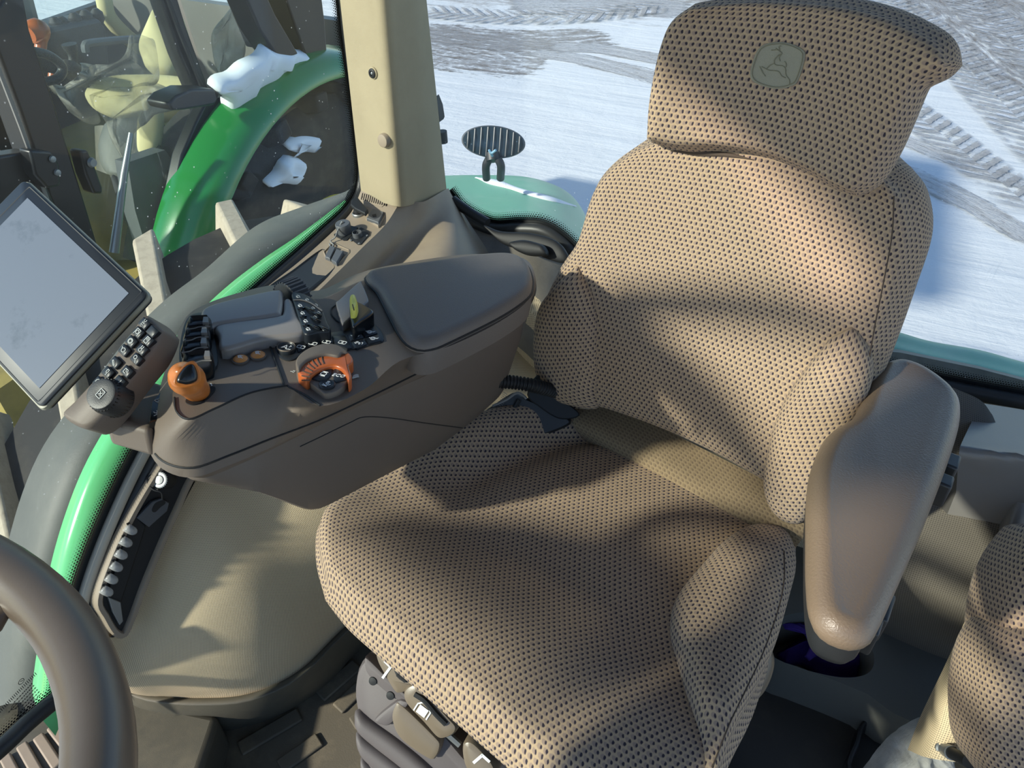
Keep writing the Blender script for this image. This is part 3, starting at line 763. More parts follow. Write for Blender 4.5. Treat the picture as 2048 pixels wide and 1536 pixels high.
# orange throttle lever
lb, lt = cf.px(398, 786, -.004), cf.px(360, 742, .075)
dirn = (lt - lb)
lv = [lb + dirn * k for k in (0, .12, .35, .6, .8, .93, 1.0)]
lever = ob('throttle_lever', tube(lv, [.0105, .0125, .0128, .0142, .0158, .0130, .004], 26, 26, squash=.92), M['orange_lever'], con, sharp=0)
vd = (CAM - lt).normalized()
bp = CAM + U(374, 749) * ((lt - CAM).dot(FW) - .0135)
bfx = Fr(bp, RT, (UPV + RT * .35), None); bfx = Fr(bp, (RT - vd * RT.dot(vd)), vd.cross(RT - vd * RT.dot(vd)), vd)
th_ = [(-.0078, -.006), (-.0065, -.0005), (-.001, .0068), (.0045, .0085), (.0078, .002), (.0075, -.005), (.001, -.0082), (-.0035, -.0078)]
ob('bezel', rings(bfx, [(a * 1.3, b * 1.3) for a, b in th_], [(0, -.006), (0, .001), (.001, .002)], 40, px=False), M['orange_lever'], lever)
ob('thumb_button', rings(bfx, th_, [(0, -.004), (0, .002), (.001, .0035), (.003, .0045)], 40, px=False), M['blackg'], lever)
ob('lever_slot', rings(cf, [(372, 806), (388, 811), (410, 803), (430, 783), (429, 775), (420, 776), (395, 790), (376, 797)], [(0, -.002), (0, .0012)], 40), M['black'], con)
ob('slot_mark', strokes(cf.moved(w=.001), [[cf.l(422, 769), cf.l(424, 773)]], .001), M['white'], con)
for (x, y) in ((481, 718), (516, 710)):
    c = cf.l(x, y, .002); f = Fr(cf.at(c[0], c[1], .001), cf.b, cf.a, cf.n)
    ob('button_well', lathe(f, [(.0088, -.004), (.0088, .0008), (.0074, .0012)], 30), M['brown'], con)
    b = ob('orange_button', lathe(f, [(.0074, -.003), (.0074, .0015), (.006, .003), (.003, .0036)], 30), M['orange_btn'], con)
    ob('icon', strokes(f.rot(-.5).moved(w=.0036), [[(-.003, -.002), (.001, -.002), (.001, .001), (-.003, .001), (-.003, -.002)], [(-.002, .001), (-.001, .003)], [(.001, 0), (.0035, .002)], circ(-.001, -.0005, .0012, 8)], .0005), M['white'], b)
# button strip
def keypx(name, pts, h0, h1, mat, par, r=.0012): return ob(name, rings(cf, pts, [(0, h0), (0, h1 - r * .6), (r, h1)], smooth=False, h0=h1), mat, par)
strip = ob('button_strip', rings(cf, [(553, 690), (600, 676), (660, 667), (715, 659), (748, 649), (768, 681), (737, 693), (705, 700), (690, 692), (665, 686), (640, 688), (610, 702), (585, 722), (560, 716)], [(0, -.004), (0, .001), (.001, .0016)], 80), M['dark'], con)
f = Fr(cf.px(573, 699, .003), cf.b, cf.a, cf.n)
b = ob('round_key', lathe(f, [(.0098, -.004), (.0098, .003), (.0088, .0042), (.0080, .003), (.0078, .0026), (.004, .0022)], 36), M['key'], con)
ob('key_rim', lathe(f, [(.0094, -.004), (.0098, .0036), (.0092, .0046), (.0086, .0036), (.0086, -.003)], 36, caps=False), M['brown'], b)
ob('icon', strokes(f.rot(.35).moved(w=.0032), [[(-.004, -.003), (-.001, .003), (.002, -.003), (-.001, -.001), (-.004, -.003)], [(.003, .001), (.0045, .003), (.003, .004)]], .0006), M['white'], b)
text_mesh('lettering', 'AUTO', Fr(f.at(.0045, -.0012, .0030), f.b, f.a, f.n).rot(.35), .0022, M['white'], b)
KEYS = [('1', [(589, 685), (607, 679), (614, 692), (601, 701), (597, 703)], (602, 694)), ('2', [(610, 678), (636, 674), (640, 686), (618, 692)], (626, 687)), ('3', [(639, 674), (661, 671), (667, 685), (643, 686)], (653, 684)),
        ('4', [(664, 671), (690, 670), (703, 694), (696, 697), (682, 691), (669, 686)], (685, 685)), ('imp', [(695, 669), (720, 663), (727, 674), (702, 681)], (709, 671)), ('wave', [(723, 662), (747, 653), (755, 665), (730, 673)], (739, 664)),
        ('down', [(704, 684), (727, 677), (733, 687), (714, 696), (709, 694)], (717, 686)), ('wave', [(731, 676), (757, 668), (763, 680), (738, 687)], (746, 677))]
for nm, pts, c in KEYS:
    k = keypx('key', pts, 0, .0034, M['key'], con)
    g = Fr(cf.px(c[0], c[1], .0036), cf.b, cf.a, cf.n).rot(.42)
    if nm in '1234':
        text_mesh('lettering', nm, g, .0052, M['white'], k)
        ob('icon', strokes(g, [[(-.0034, -.0026), (.0034, -.0026), (.0042, -.0018), (.0042, .0018), (.0034, .0026), (-.0034, .0026), (-.0042, .0018), (-.0042, -.0018), (-.0034, -.0026)]], .0006), M['white'], k)
    elif nm == 'wave': ob('icon', strokes(g, [circ(0, 0, .0016, 8), circ(0, 0, .0028, 8, 20, 160), circ(0, 0, .0028, 8, 200, 340), [(-.0045, 0), (-.002, .0004)], [(.002, .0004), (.0045, .001)], [(.0035, .002), (.005, .002), (.005, .0035)]], .0006), M['white'], k)
    else: ob('icon', strokes(g, [circ(-.002, .001, .0012, 8), [(-.001, .001), (.0015, .001), (.0015, -.002)], [(.0005, -.001), (.0015, -.0025), (.0025, -.001)], [(-.004, -.001), (-.002, -.002)], [(.003, .002), (.0045, .002), (.0045, -.001)]], .0006), M['white'], k)
# speed dial
def out3(name, pts, h0, h1, mat, par, n=90, r=.002, base=None, smooth=True): return ob(name, rings(cf, pts, rprof(h0, h1, r, 4), n, smooth=smooth, h0=h1 if base is None else base), mat, par)
out3('dial_hood', [(591, 724), (599, 708), (620, 694), (650, 686), (676, 689), (694, 702), (684, 704), (676, 711), (650, 708), (619, 717), (604, 729), (597, 740)], -.004, .016, M['brown'], con)
dial = out3('speed_dial', [(595, 742), (603, 728), (618, 716), (634, 710), (649, 707), (665, 708), (676, 710), (684, 703), (690, 701), (700, 706), (706, 716), (705, 724), (698, 731), (703, 747), (702, 758), (696, 763), (694, 751), (684, 737), (672, 731), (660, 731), (640, 737), (625, 747), (614, 758), (604, 752)], -.004, .013, M['orange'], con, 150, .0025)
for i in range(9):
    a = rad(196 - i * 11.5); 
    p0, p1 = (657 + 37 * math.cos(a), 758 - 31 * math.sin(a)), (657 + 54 * math.cos(a), 757 - 46 * math.sin(a))
    a2 = [p0, ((p0[0] + p1[0]) / 2 - 1, (p0[1] + p1[1]) / 2), p1]
    if i: ob('dial_ridge', tube([cf.px(x, y, .0131) for x, y in a2], .0007, 6, 6), M['seam'], dial)
pnl = out3('dial_panel', [(614, 758), (626, 747), (640, 738), (660, 732), (672, 732), (684, 738), (693, 751), (695, 763), (676, 780), (652, 787), (638, 779)], -.004, .007, M['brown'], con, 80, .0015)
kk = keypx('key', [(622, 756), (631, 748), (641, 742), (665, 734), (663, 746), (657, 755), (644, 763)], .004, .0086, M['key'], con)
g = Fr(cf.px(647, 748, .0088), cf.b, cf.a, cf.n).rot(.4)
ob('icon', strokes(g, [[(-.0025, -.002), (.0025, -.002), (.003, .001), (.0015, .003), (-.0015, .003), (-.003, .001), (-.0025, -.002)], [(-.003, .0042), (.003, .0042)], [(-.003, -.0034), (.003, -.0034)]], .0007), M['white'], kk)
k2 = keypx('key', [(669, 734), (683, 740), (691, 751), (692, 759), (672, 764), (667, 757), (666, 748)], .004, .0086, M['key'], con)
text_mesh('lettering', 'ECO', Fr(cf.px(677, 751, .0088), cf.b, cf.a, cf.n).rot(.5), .0066, M['white'], k2, shear=.25)
f = Fr(cf.px(654, 771, .007), cf.b, cf.a, cf.n)
k3 = ob('round_key', lathe(f, [(.0082, -.003), (.0082, .0018), (.0074, .0026), (.0066, .002), (.004, .0016)], 32), M['key'], con)
ob('icon', strokes(f.rot(.3).moved(w=.0022), [circ(0, .001, .0014, 8), [(-.0014, .0034), (0, .0042), (.0014, .0034)], [(-.003, -.002), (0, -.0032), (.003, -.001), (.0036, .0006)], [(-.003, -.004), (.002, -.0042)]], .0006), M['white'], k3)
g = Fr(cf.px(712, 752, .0012), cf.b, cf.a, cf.n)
ob('turtle_mark', rings(g, [(-.001, -.0035), (-.0025, -.001), (-.002, .002), (0, .0035), (.0015, .0015), (.003, .0015), (.0018, 0), (.001, -.0025), (.0, -.005)], [(0, -.001), (0, .0004)], 24, px=False), M['whiteg'], con)
g = Fr(cf.px(586, 743, .0016), cf.b, cf.a, cf.n)
ob('hare_mark', strokes(g, [[(-.002, -.0015), (0, -.0005), (.002, -.001), (.0015, .001)], [(-.001, .001), (.001, .002)]], .0006), M['whiteg'], con)
# central keypad with ribbed scroll wheel
kp = [(583, 590), (592, 586), (610, 590), (632, 602), (646, 622), (655, 645), (661, 662), (636, 666), (609, 669), (598, 640), (589, 612)]
pad = ob('keypad', rings(cf, kp, rprof(-.01, .016, .003), 80, h0=.014), M['key'], con)
gp = lambda x, y, h=.0165: Fr(cf.px(x, y, h), cf.b, cf.a, cf.n)
for (x, y) in ((602, 616), (606, 632), (612, 649)):
    ob('key_ridge', tube([cf.px(x - 6, y + 1, .0165), cf.px(x, y + 1, .018), cf.px(x + 6, y, .0165)], .0011, 6, 6), M['blackg'], pad)
for (x, y) in ((634, 629), (647, 661 - 4), (620, 620), (632, 640), (630, 655)):
    ob('rocker', tube([cf.px(x - 9, y - 5, .0165), cf.px(x, y, .0185), cf.px(x + 9, y + 4, .0165)], .0016, 8, 8), M['blackg'], pad)
for i, (x, y) in enumerate(((600, 611), (605, 626), (611, 642), (616, 658), (596, 593), (614, 599), (632, 610), (637, 625), (648, 659), (626, 616), (630, 634))):
    s = 1.0 if i < 5 else .8
    ob('icon', strokes(gp(x, y), [[(-.003 * s, .001), (-.001, .002 * s), (.002 * s, .001)], [(-.002 * s, -.001), (.002 * s, -.001), (.0035 * s, .0005)], [(.0, -.0022 * s), (.0028 * s, -.002)]], .0006), M['whiteg' if i > 3 else 'white'], pad)
ob('pad_seam', tube([cf.px(x, y, .0166) for x, y in [(586, 600), (604, 600), (622, 606), (645, 622)]], .0008, 6, 20), M['grey'], pad)
wf = Fr(cf.px(586, 596, -.004), cf.b, cf.n, cf.a)
ob('scroll_wheel', lathe(wf, [(.0, -.012), (.020, -.012), (.023, -.010), (.023, .010), (.020, .012), (0, .012)], 40, caps=False), M['dark'], con)
for i in range(12):
    a = rad(20 + i * 13)
    q = wf.at(.0232 * math.cos(a), .0232 * math.sin(a), 0)
    ob('wheel_rib', tube([q - cf.a * .011, q + cf.a * .011], .0012, 6), M['sock'], con)
# power take-off switch with yellow cap, and its plate
ob('switch_plate', rings(cf, [(672, 606), (679, 598), (718, 563), (724, 566), (737, 598), (731, 607), (692, 643), (684, 647)], rprof(-.004, .010, .002), 60, h0=.01), M['brown_light'], con)
gd = ob('switch_guard', rings(cf, [(699, 612), (705, 604), (716, 605), (745, 621), (744, 630), (722, 645), (707, 656), (702, 643)], rprof(-.004, .020, .003), 60, h0=.018), M['blackg'], con)
ob('yellow_switch', puff(cf, [(702, 640), (700, 622), (699, 608)], [(713, 640), (717, 624), (712, 606)], 20, 16, .018, .014, .012), M['yellow'], con)
ob('yellow_switch_slot', tube([cf.px(705, 609, .031), cf.px(708, 620, .0325)], .0007, 6), M['seam'], con)
ob('plate_seam', tube([cf.px(x, y, .001) for x, y in [(672, 610), (662, 618), (664, 630), (676, 643), (688, 648)]], .0008, 6, 20), M['black'], con)
# label at the nose
nl = Fr(cf.px(315, 815, -.035), cf.b, cf.a, cf.n)
nt_ = ob('switch_label', rings(cf, [(303, 806), (320, 786), (334, 783), (331, 822), (318, 840), (298, 846)], [(0, -.05), (0, -.026), (.001, -.025)], smooth=False, h0=-.026), M['blackg'], con)
g = Fr(cf.px(318, 801, -.0248), cf.b, cf.a, cf.n)
ob('icon', strokes(g, [[(-.003, -.003), (.001, -.003), (.001, .003), (-.003, .003), (-.003, -.003)], [(-.003, 0), (.001, 0)], [(.003, -.003), (.003, .003)]], .0007), M['white'], nt_)
g = Fr(cf.px(316, 826, -.0248), cf.b, cf.a, cf.n)
ob('icon', strokes(g, [circ(.0015, .0005, .0025, 8), [(.0015, -.002), (.0015, -.005)], [(-.004, -.002), (-.0015, -.002), (-.0015, .001), (-.004, .001)]], .0007), M['white'], nt_)
# ================================================================ display on its arm
def camP(px, py, d): return PD(px, py, d)
A_, B_, C_ = camP(60, 399, .81), camP(262, 589, .758), camP(97, 792, .742)
e1 = (A_ - B_).normalized(); e2 = (C_ - B_); e2 = (e2 - e1 * e2.dot(e1)).normalized()
nn = e1.cross(e2)
if nn.dot(CAM - B_) < 0: nn = -nn
df = Fr(B_, e1, e2, nn)
def dq(a, b): return (df.l(*a), df.l(*b))
mon = thing('touch_display', 'tilted grey-framed touch screen monitor above the console nose', 'monitor', df.at(.1, .07, -.03))
c = df.l(302, 590); ct_ = df.l(54, 353); cb2 = df.l(106, 840)
u0, v0 = c; u1 = ct_[0]; v1 = cb2[1]
def rect(u0, u1, v0, v1): return [(u0, v0), (u1, v0), (u1, v1), (u0, v1)]
def rrect(u0, u1, v0, v1, r, k=4):
    o = []
    for cx, cy, a in ((u1 - r, v1 - r, 0), (u0 + r, v1 - r, 90), (u0 + r, v0 + r, 180), (u1 - r, v0 + r, 270)):
        for i in range(k + 1): t = rad(a + 90 * i / k); o.append((cx + r * math.cos(t), cy + r * math.sin(t)))
    return o
su1 = df.l(60, 399)[0]; sv1 = df.l(97, 792)[1]
ob('display_shell', rings(df, rrect(u0, u1, v0, v1 + .003, .007), [(.030, -.034), (.016, -.024), (.003, -.010), (0, -.004), (.001, -.001), (.004, 0)], smooth=False, px=False), M['bezel_edge'], mon)
bz = ob('display_bezel', rings(df, rrect(u0 + .002, u1 - .002, v0 + .002, v1 - .0, .006), [(0, -.01), (0, .0015), (.002, .003)], smooth=False, px=False), M['bezel'], mon)
ob('display_frame', rings(df, rrect(-.010, su1 + .010, -.010, sv1 + .010, .002), [(0, 0), (.0, .0032), (.010, .0008)], smooth=False, px=False, cap=False, capb=False), M['black'], mon)
for (a, b, c_, d_) in ():
    pass
ob('screen', rings(df, rect(0, su1, 0, sv1), [(0, .002), (0, .0036)], smooth=False, px=False), M['screen'], mon)
# keypad along its lower edge
kh = [(284, 633), (300, 634), (320, 655), (322, 668), (302, 712), (262, 762), (218, 820), (187, 850), (160, 855), (124, 830), (150, 800), (200, 745), (250, 683)]
kpd = ob('display_keypad', rings(df, kh, [(.008, -.038), (0, -.030), (0, -.004), (.0015, 0), (.004, .002)], 80, h0=0), M['brown'], mon)
c1 = [(291, 648), (279, 666), (265, 684), (251, 702), (233, 726), (218, 746), (200, 766)]
c2 = [(307, 664), (298, 682), (286, 700), (275, 719), (256, 744), (241, 764), (226, 782)]
for i, (x, y) in enumerate(c1 + c2):
    u, v = df.l(x, y, .003)
    k = ob('display_key', rings(df, rrect(u - .0055, u + .0055, v - .0045, v + .0045, .001, 2), [(0, 0), (0, .0050), (.001, .0058)], smooth=False, px=False), M['key'], mon)
    g = Fr(df.at(u, v, .006), -df.a, -df.b, df.n) if False else Fr(df.at(u, v, .006), df.b * -1, df.a * -1, df.n)
    g = Fr(df.at(u, v, .006), df.a * -1, df.b, df.n)
    if i == 0: text_mesh('lettering', 'iTEC', g, .0042, M['whiteg'], k)
    elif i == 7 or i == 13: pass
    else:
        ic = [[circ(0, 0, .0018, 8), [(-.003, -.0025), (.003, -.0025), (.003, .0025), (-.003, .0025)]], [circ(0, 0, .0026, 10), circ(0, 0, .0017, 10)], [circ(0, 0, .0022, 8), [(0, .002), (.002, .0035)]],
              [[(-.003, -.002), (0, .003), (.001, .002), (-.002, -.0025), (-.003, -.002)]], [[(-.003, -.001), (-.001, -.001), (0, .001), (.003, .001), (.003, -.001), (0, -.001)]], [circ(0, 0, .0028, 10), [(0, -.002), (0, .002), (-.001, .0005)], [(0, .002), (.001, .0005)]],
              [], [circ(.001, 0, .001, 6), [(-.003, -.002), (.003, -.002), (.003, .002), (-.003, .002), (-.003, -.002)]], [circ(-.001, 0, .0018, 8), [(.001, .001), (.0035, .001)], [(.001, -.001), (.0035, -.001)]], [circ(.001, .001, .0018, 8), [(0, 0), (-.003, -.003)]],
              [circ(.001, -.001, .0012, 8), [(.002, -.001), (.002, .002), (-.002, .002), (-.002, -.001)]], [[(-.002, .002), (-.0015, -.0005), (.0005, -.002), (.0025, -.002)]]]
        j = i - 1
        if j < len(ic) and ic[j]: ob('icon', strokes(g, ic[j], .0006), M['whiteg'], k)
ku, kv = df.l(203, 788, .012)
kf = Fr(df.at(ku, kv, 0), df.b, df.a, df.n)
kn = ob('selector_knob', lathe(kf, [(.0175, -.012), (.0175, .004), (.0155, .010), (.0145, .013), (.013, .0135), (.006, .0128)], 40), M['dark'], mon)
for i in range(30):
    a = 2 * math.pi * i / 30
    ob('knob_rib', tube([kf.at(.0174 * math.cos(a), .0174 * math.sin(a), -.01), kf.at(.0156 * math.cos(a), .0156 * math.sin(a), .0098)], .0007, 5), M['blackg'], kn)
g = Fr(df.at(ku, kv, .0134), df.a * -1, df.b, df.n)
ob('icon', strokes(g, [[(-.004, -.003), (.004, -.003), (.004, .003), (-.004, .003), (-.004, -.003)], [(-.0016, -.0016), (.0016, .0016)], [(-.0016, .0016), (.0016, -.0016)]], .0006), M['whiteg'], kn)
ob('display_arm', prism([cf.px(x, y, -.03) for x, y in [(255, 770), (300, 758), (345, 772), (345, 800), (296, 862), (205, 836)]], -cf.n * .035), M['brown'], mon, bevel=.006)
# ================================================================ the cab: setting
def S(name, data, mat, **k):
    o = ob(name, data, mat, None, **k); return tag(o, kind='structure')
XW = -.82
# ---- right wall: beige wheel-arch panel
T = [PX(*p, -.785) for p in [(128, 1335), (170, 1272), (220, 1276), (252, 1262), (281, 1205), (320, 1112), (356, 1030), (398, 950), (470, 830)]] + [V((-.735, .78, .60)), V((-.66, .95, .545)), V((-.57, 1.08, .49)), V((-.47, 1.17, .45)), V((-.30, 1.21, .44)), V((-.1, 1.22, .42))]
B_ = [PZ(*p, .13) for p in [(225, 1345), (262, 1375), (310, 1390), (400, 1396), (500, 1387), (600, 1340), (700, 1245)]] + [V((-.53, .72, .13)), V((-.50, .85, .13)), V((-.46, .98, .13)), V((-.36, 1.05, .13)), V((-.1, 1.08, .13))]
n_ = 60
Tn, Bn = crv(T, n_), crv(B_, n_)
rows = []
for k, (f, bul) in enumerate(((0, 0), (.12, .014), (.3, .038), (.5, .056), (.7, .055), (.87, .034), (1, 0))):
    rows.append([Tn[i].lerp(Bn[i], f) + V((.55, -.55, .62)).normalized() * bul * (1 if i < 34 else 1 - (i - 34) / 40) for i in range(n_)])
S('wall_right', grid(loft(rows, 90, 40), flip=False), M['vinyl'], sharp=0)
# kick panel below and floor
Kb = [PZ(*p, .0) for p in [(232, 1440), (280, 1450), (360, 1462), (450, 1462), (560, 1430), (660, 1365), (735, 1290)]] + [V((-.47, .76, 0)), V((-.44, .86, 0)), V((-.40, .96, 0)), V((-.3, 1.0, 0)), V((-.1, 1.02, 0))]
Kn = crv(Kb, n_)
rim = [b + V((.012, -.012, .004)) for b in Bn]
S('baseboard_right', grid([Bn, [r + V((0, 0, .006)) for r in rim], rim, [r.lerp(k, .5) + V((.006, -.006, 0)) for r, k in zip(rim, Kn)], Kn]), M['kick'], sharp=0)
S('floor', wbox(-.84, .9, -1.04, 1.3, -.06, 0), M['floor'])
# ribs moulded in the rubber mat
def rib(pts, z, w, h, name='trim_1'): pass
ribs = []
for (x0, y0, x1, y1) in ((640, 1395, 715, 1330), (675, 1420, 722, 1375), (705, 1450, 735, 1430), (560, 1536, 640, 1480), (480, 1500, 600, 1430)):
    a, b = PZ(x0, y0, 0), PZ(x1, y1, 0); d = (b - a).normalized(); q = V((-d.y, d.x, 0)) * .014
    ribs.append(prism([a - q, b - q, b + q, a + q], V((0, 0, .006))))
S('trim_1', merge(ribs), M['floor'], bevel=.003)
# raised front step by the door side of the right-hand wall
step = [PZ(x, y, .10) for x, y in [(0, 1505), (60, 1440), (128, 1392), (160, 1370), (250, 1390), (300, 1400), (438, 1430), (425, 1470), (395, 1560), (380, 1800), (-200, 1800), (-200, 1560)]]
S('trim_2', prism(step, V((0, 0, -.10))), M['kick'], bevel=.012, bseg=3)
rr_ = []
for (x0, y0, x1, y1) in ((105, 1455, 140, 1500), (78, 1475, 118, 1536), (45, 1492, 95, 1580), (12, 1515, 66, 1620), (128, 1450, 180, 1520)):
    a, b = PZ(x0, y0, .10), PZ(x1, y1, .10); d = (b - a).normalized(); q = V((-d.y, d.x, 0)) * .0085
    rr_.append(prism([a - q, b - q, b + q, a + q], V((0, 0, .008))))
S('trim_3', merge(rr_), M['taupe'], bevel=.003)
# dark floor on the door side, moulded bench with cup well
S('trim_4', prism([PZ(x, y, .012) for x, y in [(1480, 1280), (1560, 1330), (1700, 1380), (1850, 1460), (1900, 1700), (1300, 1900), (1380, 1500)]], V((0, 0, -.012))), M['floor_dark'])
bz_ = .12
bench = [(1500, 1255), (1545, 1312), (1600, 1335), (1680, 1365), (1760, 1400), (1835, 1440), (1990, 1300), (2040, 1150), (1960, 1000), (1800, 900), (1640, 1000), (1560, 1120)]
wellc = PZ(1665, 1310, bz_)
bp = crv([PZ(x, y, bz_) for x, y in bench], 64, True)
wl = crv([PZ(x, y, bz_) for x, y in [(1500, 1290), (1552, 1318), (1620, 1342), (1690, 1355), (1738, 1345), (1748, 1310), (1722, 1268), (1660, 1235), (1600, 1225), (1530, 1250)]], 64, True)
def ang(p): return math.atan2(p.y - wellc.y, p.x - wellc.x)
def resort(L):
    out = []
    for i in range(64):
        a = -math.pi + 2 * math.pi * i / 64
        j = min(range(len(L)), key=lambda k: abs((ang(L[k]) - a + math.pi) % (2 * math.pi) - math.pi)); out.append(L[j])
    return out
bp_, wl_ = resort(crv(bp, 400, True)), resort(crv(wl, 400, True))
S('trim_5', grid([[p + V((0, 0, -.115)) for p in bp_], bp_, wl_, [w.lerp(wellc, .04) + V((0, 0, -.008)) for w in wl_], [w.lerp(wellc, .12) + V((0, 0, -.08)) for w in wl_]], cu=True, cap1=True), M['bench'], sharp=50)
pc = thing('cloth', 'crumpled purple cloth stuffed in the floor cup well under the armrest', 'cloth', PZ(1650, 1310, .05))
def blob_cloth(fr, pts, h, mat, par, name, seed, amp=.012, n=70):
    rnd = random.Random(seed)
    ph = [(rnd.uniform(0, 6.3), rnd.uniform(20, 90), rnd.uniform(0, 6.3), rnd.uniform(.3, 1)) for _ in range(12)]
    def hf(u, v):
        return amp * sum(math.sin(p[1] * (u * math.cos(p[2]) + v * math.sin(p[2])) + p[0]) * p[3] / (1 + p[1] / 40) for p in ph) / 3
    pr = [(0, 0)] + [(.006 + .10 * (i / 14) * .5, h * math.sin(math.pi / 2 * min(1, (i + 1) / 9))) for i in range(15)]
    d = rings(fr, pts, pr, n, px=True, h0=h * .5, hf=hf)
    return ob(name, d, mat, par, sharp=0)
from mathutils import noise as mn
def cloth_heap(fr, pts, h, mat, par, name, seed, amp, freq, n=140, m=60):
    P = crv([V((*fr.l(x, y, 0), 0)) for x, y in pts], n, True)
    c = sum(P, V((0, 0, 0))) / n; rows = []
    for k in range(m):
        s = 1 - k / (m - 1) * .985; row = []
        for p in P:
            q = c + (p - c) * s
            z = h * (1 - s ** 3) ** .6
            r_ = mn.ridged_multi_fractal(V((q.x * freq + seed, q.y * freq, seed * .7)), .9, 2.2, 4, 1.0, 2.0)
            w = min(1, (1 - s) * 6 + .15)
            row.append(fr.at(q.x + .25 * amp * w * mn.noise(V((q.y * freq, q.x * freq, seed))), q.y, z + (r_ - 1.0) * amp * .45 * w))
        rows.append(row)
    return ob(name, grid(rows, cu=True, cap1=True), mat, par, sharp=0)
zf = Fr((0, 0, .045), (1, 0, 0), (0, 1, 0))
blob_cloth(zf, [(1556, 1300), (1575, 1285), (1600, 1268), (1640, 1260), (1690, 1275), (1735, 1300), (1735, 1335), (1700, 1350), (1650, 1340), (1610, 1318), (1575, 1322)], .05, M['purple'], pc, 'cloth_fold', 3, .012)
# ---- flared trim below the pillar with the socket shelf
sh0 = [PX(x, y, -.80) for x, y in [(722, 381), (702, 425), (658, 470), (602, 520), (545, 565), (480, 618), (400, 700)]]
sh1 = [PX(x, y, -.715) for x, y in [(800, 404), (772, 448), (728, 492), (680, 540), (632, 586), (560, 645), (480, 740)]]
S('trim_6', grid(loft([sh0, [a.lerp(b, .5) + V((0, 0, .002)) for a, b in zip(sh0, sh1)], sh1], 50, 10), flip=True), M['taupe'], sharp=0)
f1 = sh1
f2 = [PX(x, y, -.69) for x, y in [(850, 402), (835, 450), (800, 510), (745, 565), (690, 625), (620, 690), (560, 770)]]
f3 = [PY(893, 378, 1.25), PX(905, 430, -.66), PX(900, 500, -.60), PX(860, 580, -.58), PX(800, 660, -.58), PX(720, 740, -.60), PX(640, 820, -.62)]
f4 = [PY(897, 380, 1.285), PY(935, 440, 1.27), PY(980, 510, 1.22), PY(1010, 580, 1.14), PX(960, 680, -.50), PX(860, 760, -.52), PX(760, 840, -.56)]
S('trim_7', grid(loft([f1, [a.lerp(b, .5) for a, b in zip(f1, f2)], f2, f3, f4], 60, 50), flip=True), M['taupe'], sharp=0)
# dark pocket in the shelf
pk = Fr(PX(600, 560, -.775), V((1, -.0, .0)), (sh0[3] - sh0[4]))
pk = Fr(pk.o, (V((1, 0, 0)) - pk.a * pk.a.x), pk.a); pk = Fr(sh0[4].lerp(sh1[4], .5) + pk.n * .003, pk.b, pk.a)
if pk.n.z < 0: pk = Fr(pk.o, -pk.b, pk.a)
S('trim_8', rings(pk, [(530, 580), (585, 540), (640, 500), (655, 505), (672, 532), (668, 542), (640, 566), (605, 590), (560, 592)], [(0, 0), (.003, .0022), (.006, -.004), (.010, -.018)], 60), M['dark'], sharp=30)
# ---- pillar
pl0 = [PX(722, 381, -.80), PX(800, 404, -.70), PY(893, 378, 1.25)]
pl1 = [PX(680, 0, -.80), PX(770, 0, -.70), PY(853, 0, 1.25)]
mid0 = pl0[0].lerp(pl0[1], .5)
def prow(t):
    A, Bm, Cc = [a + (b - a) * t for a, b in zip(pl0, pl1)]
    c1, c2 = Bm.lerp(A, .22), Bm.lerp(Cc, .16)
    cc = [c1 * (1 - s) ** 2 + Bm * 2 * s * (1 - s) + c2 * s * s for s in (0, .2, .4, .6, .8, 1)]
    # the face dishes a little in the middle
    return [A, A.lerp(c1, .3), A.lerp(c1, .65)] + cc + [c2.lerp(Cc, .5), Cc, Cc + V((-.06, .05, 0)), A + V((-.03, .12, 0))]
S('wall_rear_pillar', grid([prow(t) for t in (-.035, 0, .25, .5, .75, 1, 1.6, 1.95)], cu=True, cap0=True, cap1=True), M['pillar'], sharp=60)
bpy.data.objects['wall_rear_pillar'].name = 'trim_9'
pn = (pl0[1] - pl0[0]).cross(pl1[0] - pl0[0]).normalized()
if pn.dot(CAM - pl0[0]) < 0: pn = -pn
pfr = Fr(pl0[0], (pl0[1] - pl0[0]).normalized(), (pl1[0] - pl0[0]).normalized(), pn)
bs = thing('bolt', 'black threaded socket bolt recessed high on the beige pillar', 'bolt', pfr.px(746, 146))
f = Fr(pfr.px(746, 146), pfr.b, pfr.a, pfr.n)
ob('bolt_socket', lathe(f, [(.0098, -.003), (.0098, .001), (.0080, .002), (.0078, -.001)], 24, caps=False), M['pillar'], bs)
ob('bolt_head', lathe(f, [(.0078, -.003), (.0078, .003), (.0062, .0042), (.0038, .0042), (.0034, .0008), (.0, .0008)], 6 * 4), M['black'], bs)
ob('bolt_pin', lathe(f, [(.0024, 0), (.0024, .0035), (.0015, .004)], 10), M['steel'], bs)
bs = thing('plug', 'round beige plug cap on the lit face of the pillar', 'cap', pfr.px(770, 280))
f = Fr(pfr.px(770, 280), pfr.b, pfr.a, pfr.n)
ob('plug_cap', lathe(f, [(.0125, -.002), (.0125, .004), (.0112, .007), (.009, .0078)], 32), M['taupe'], bs)
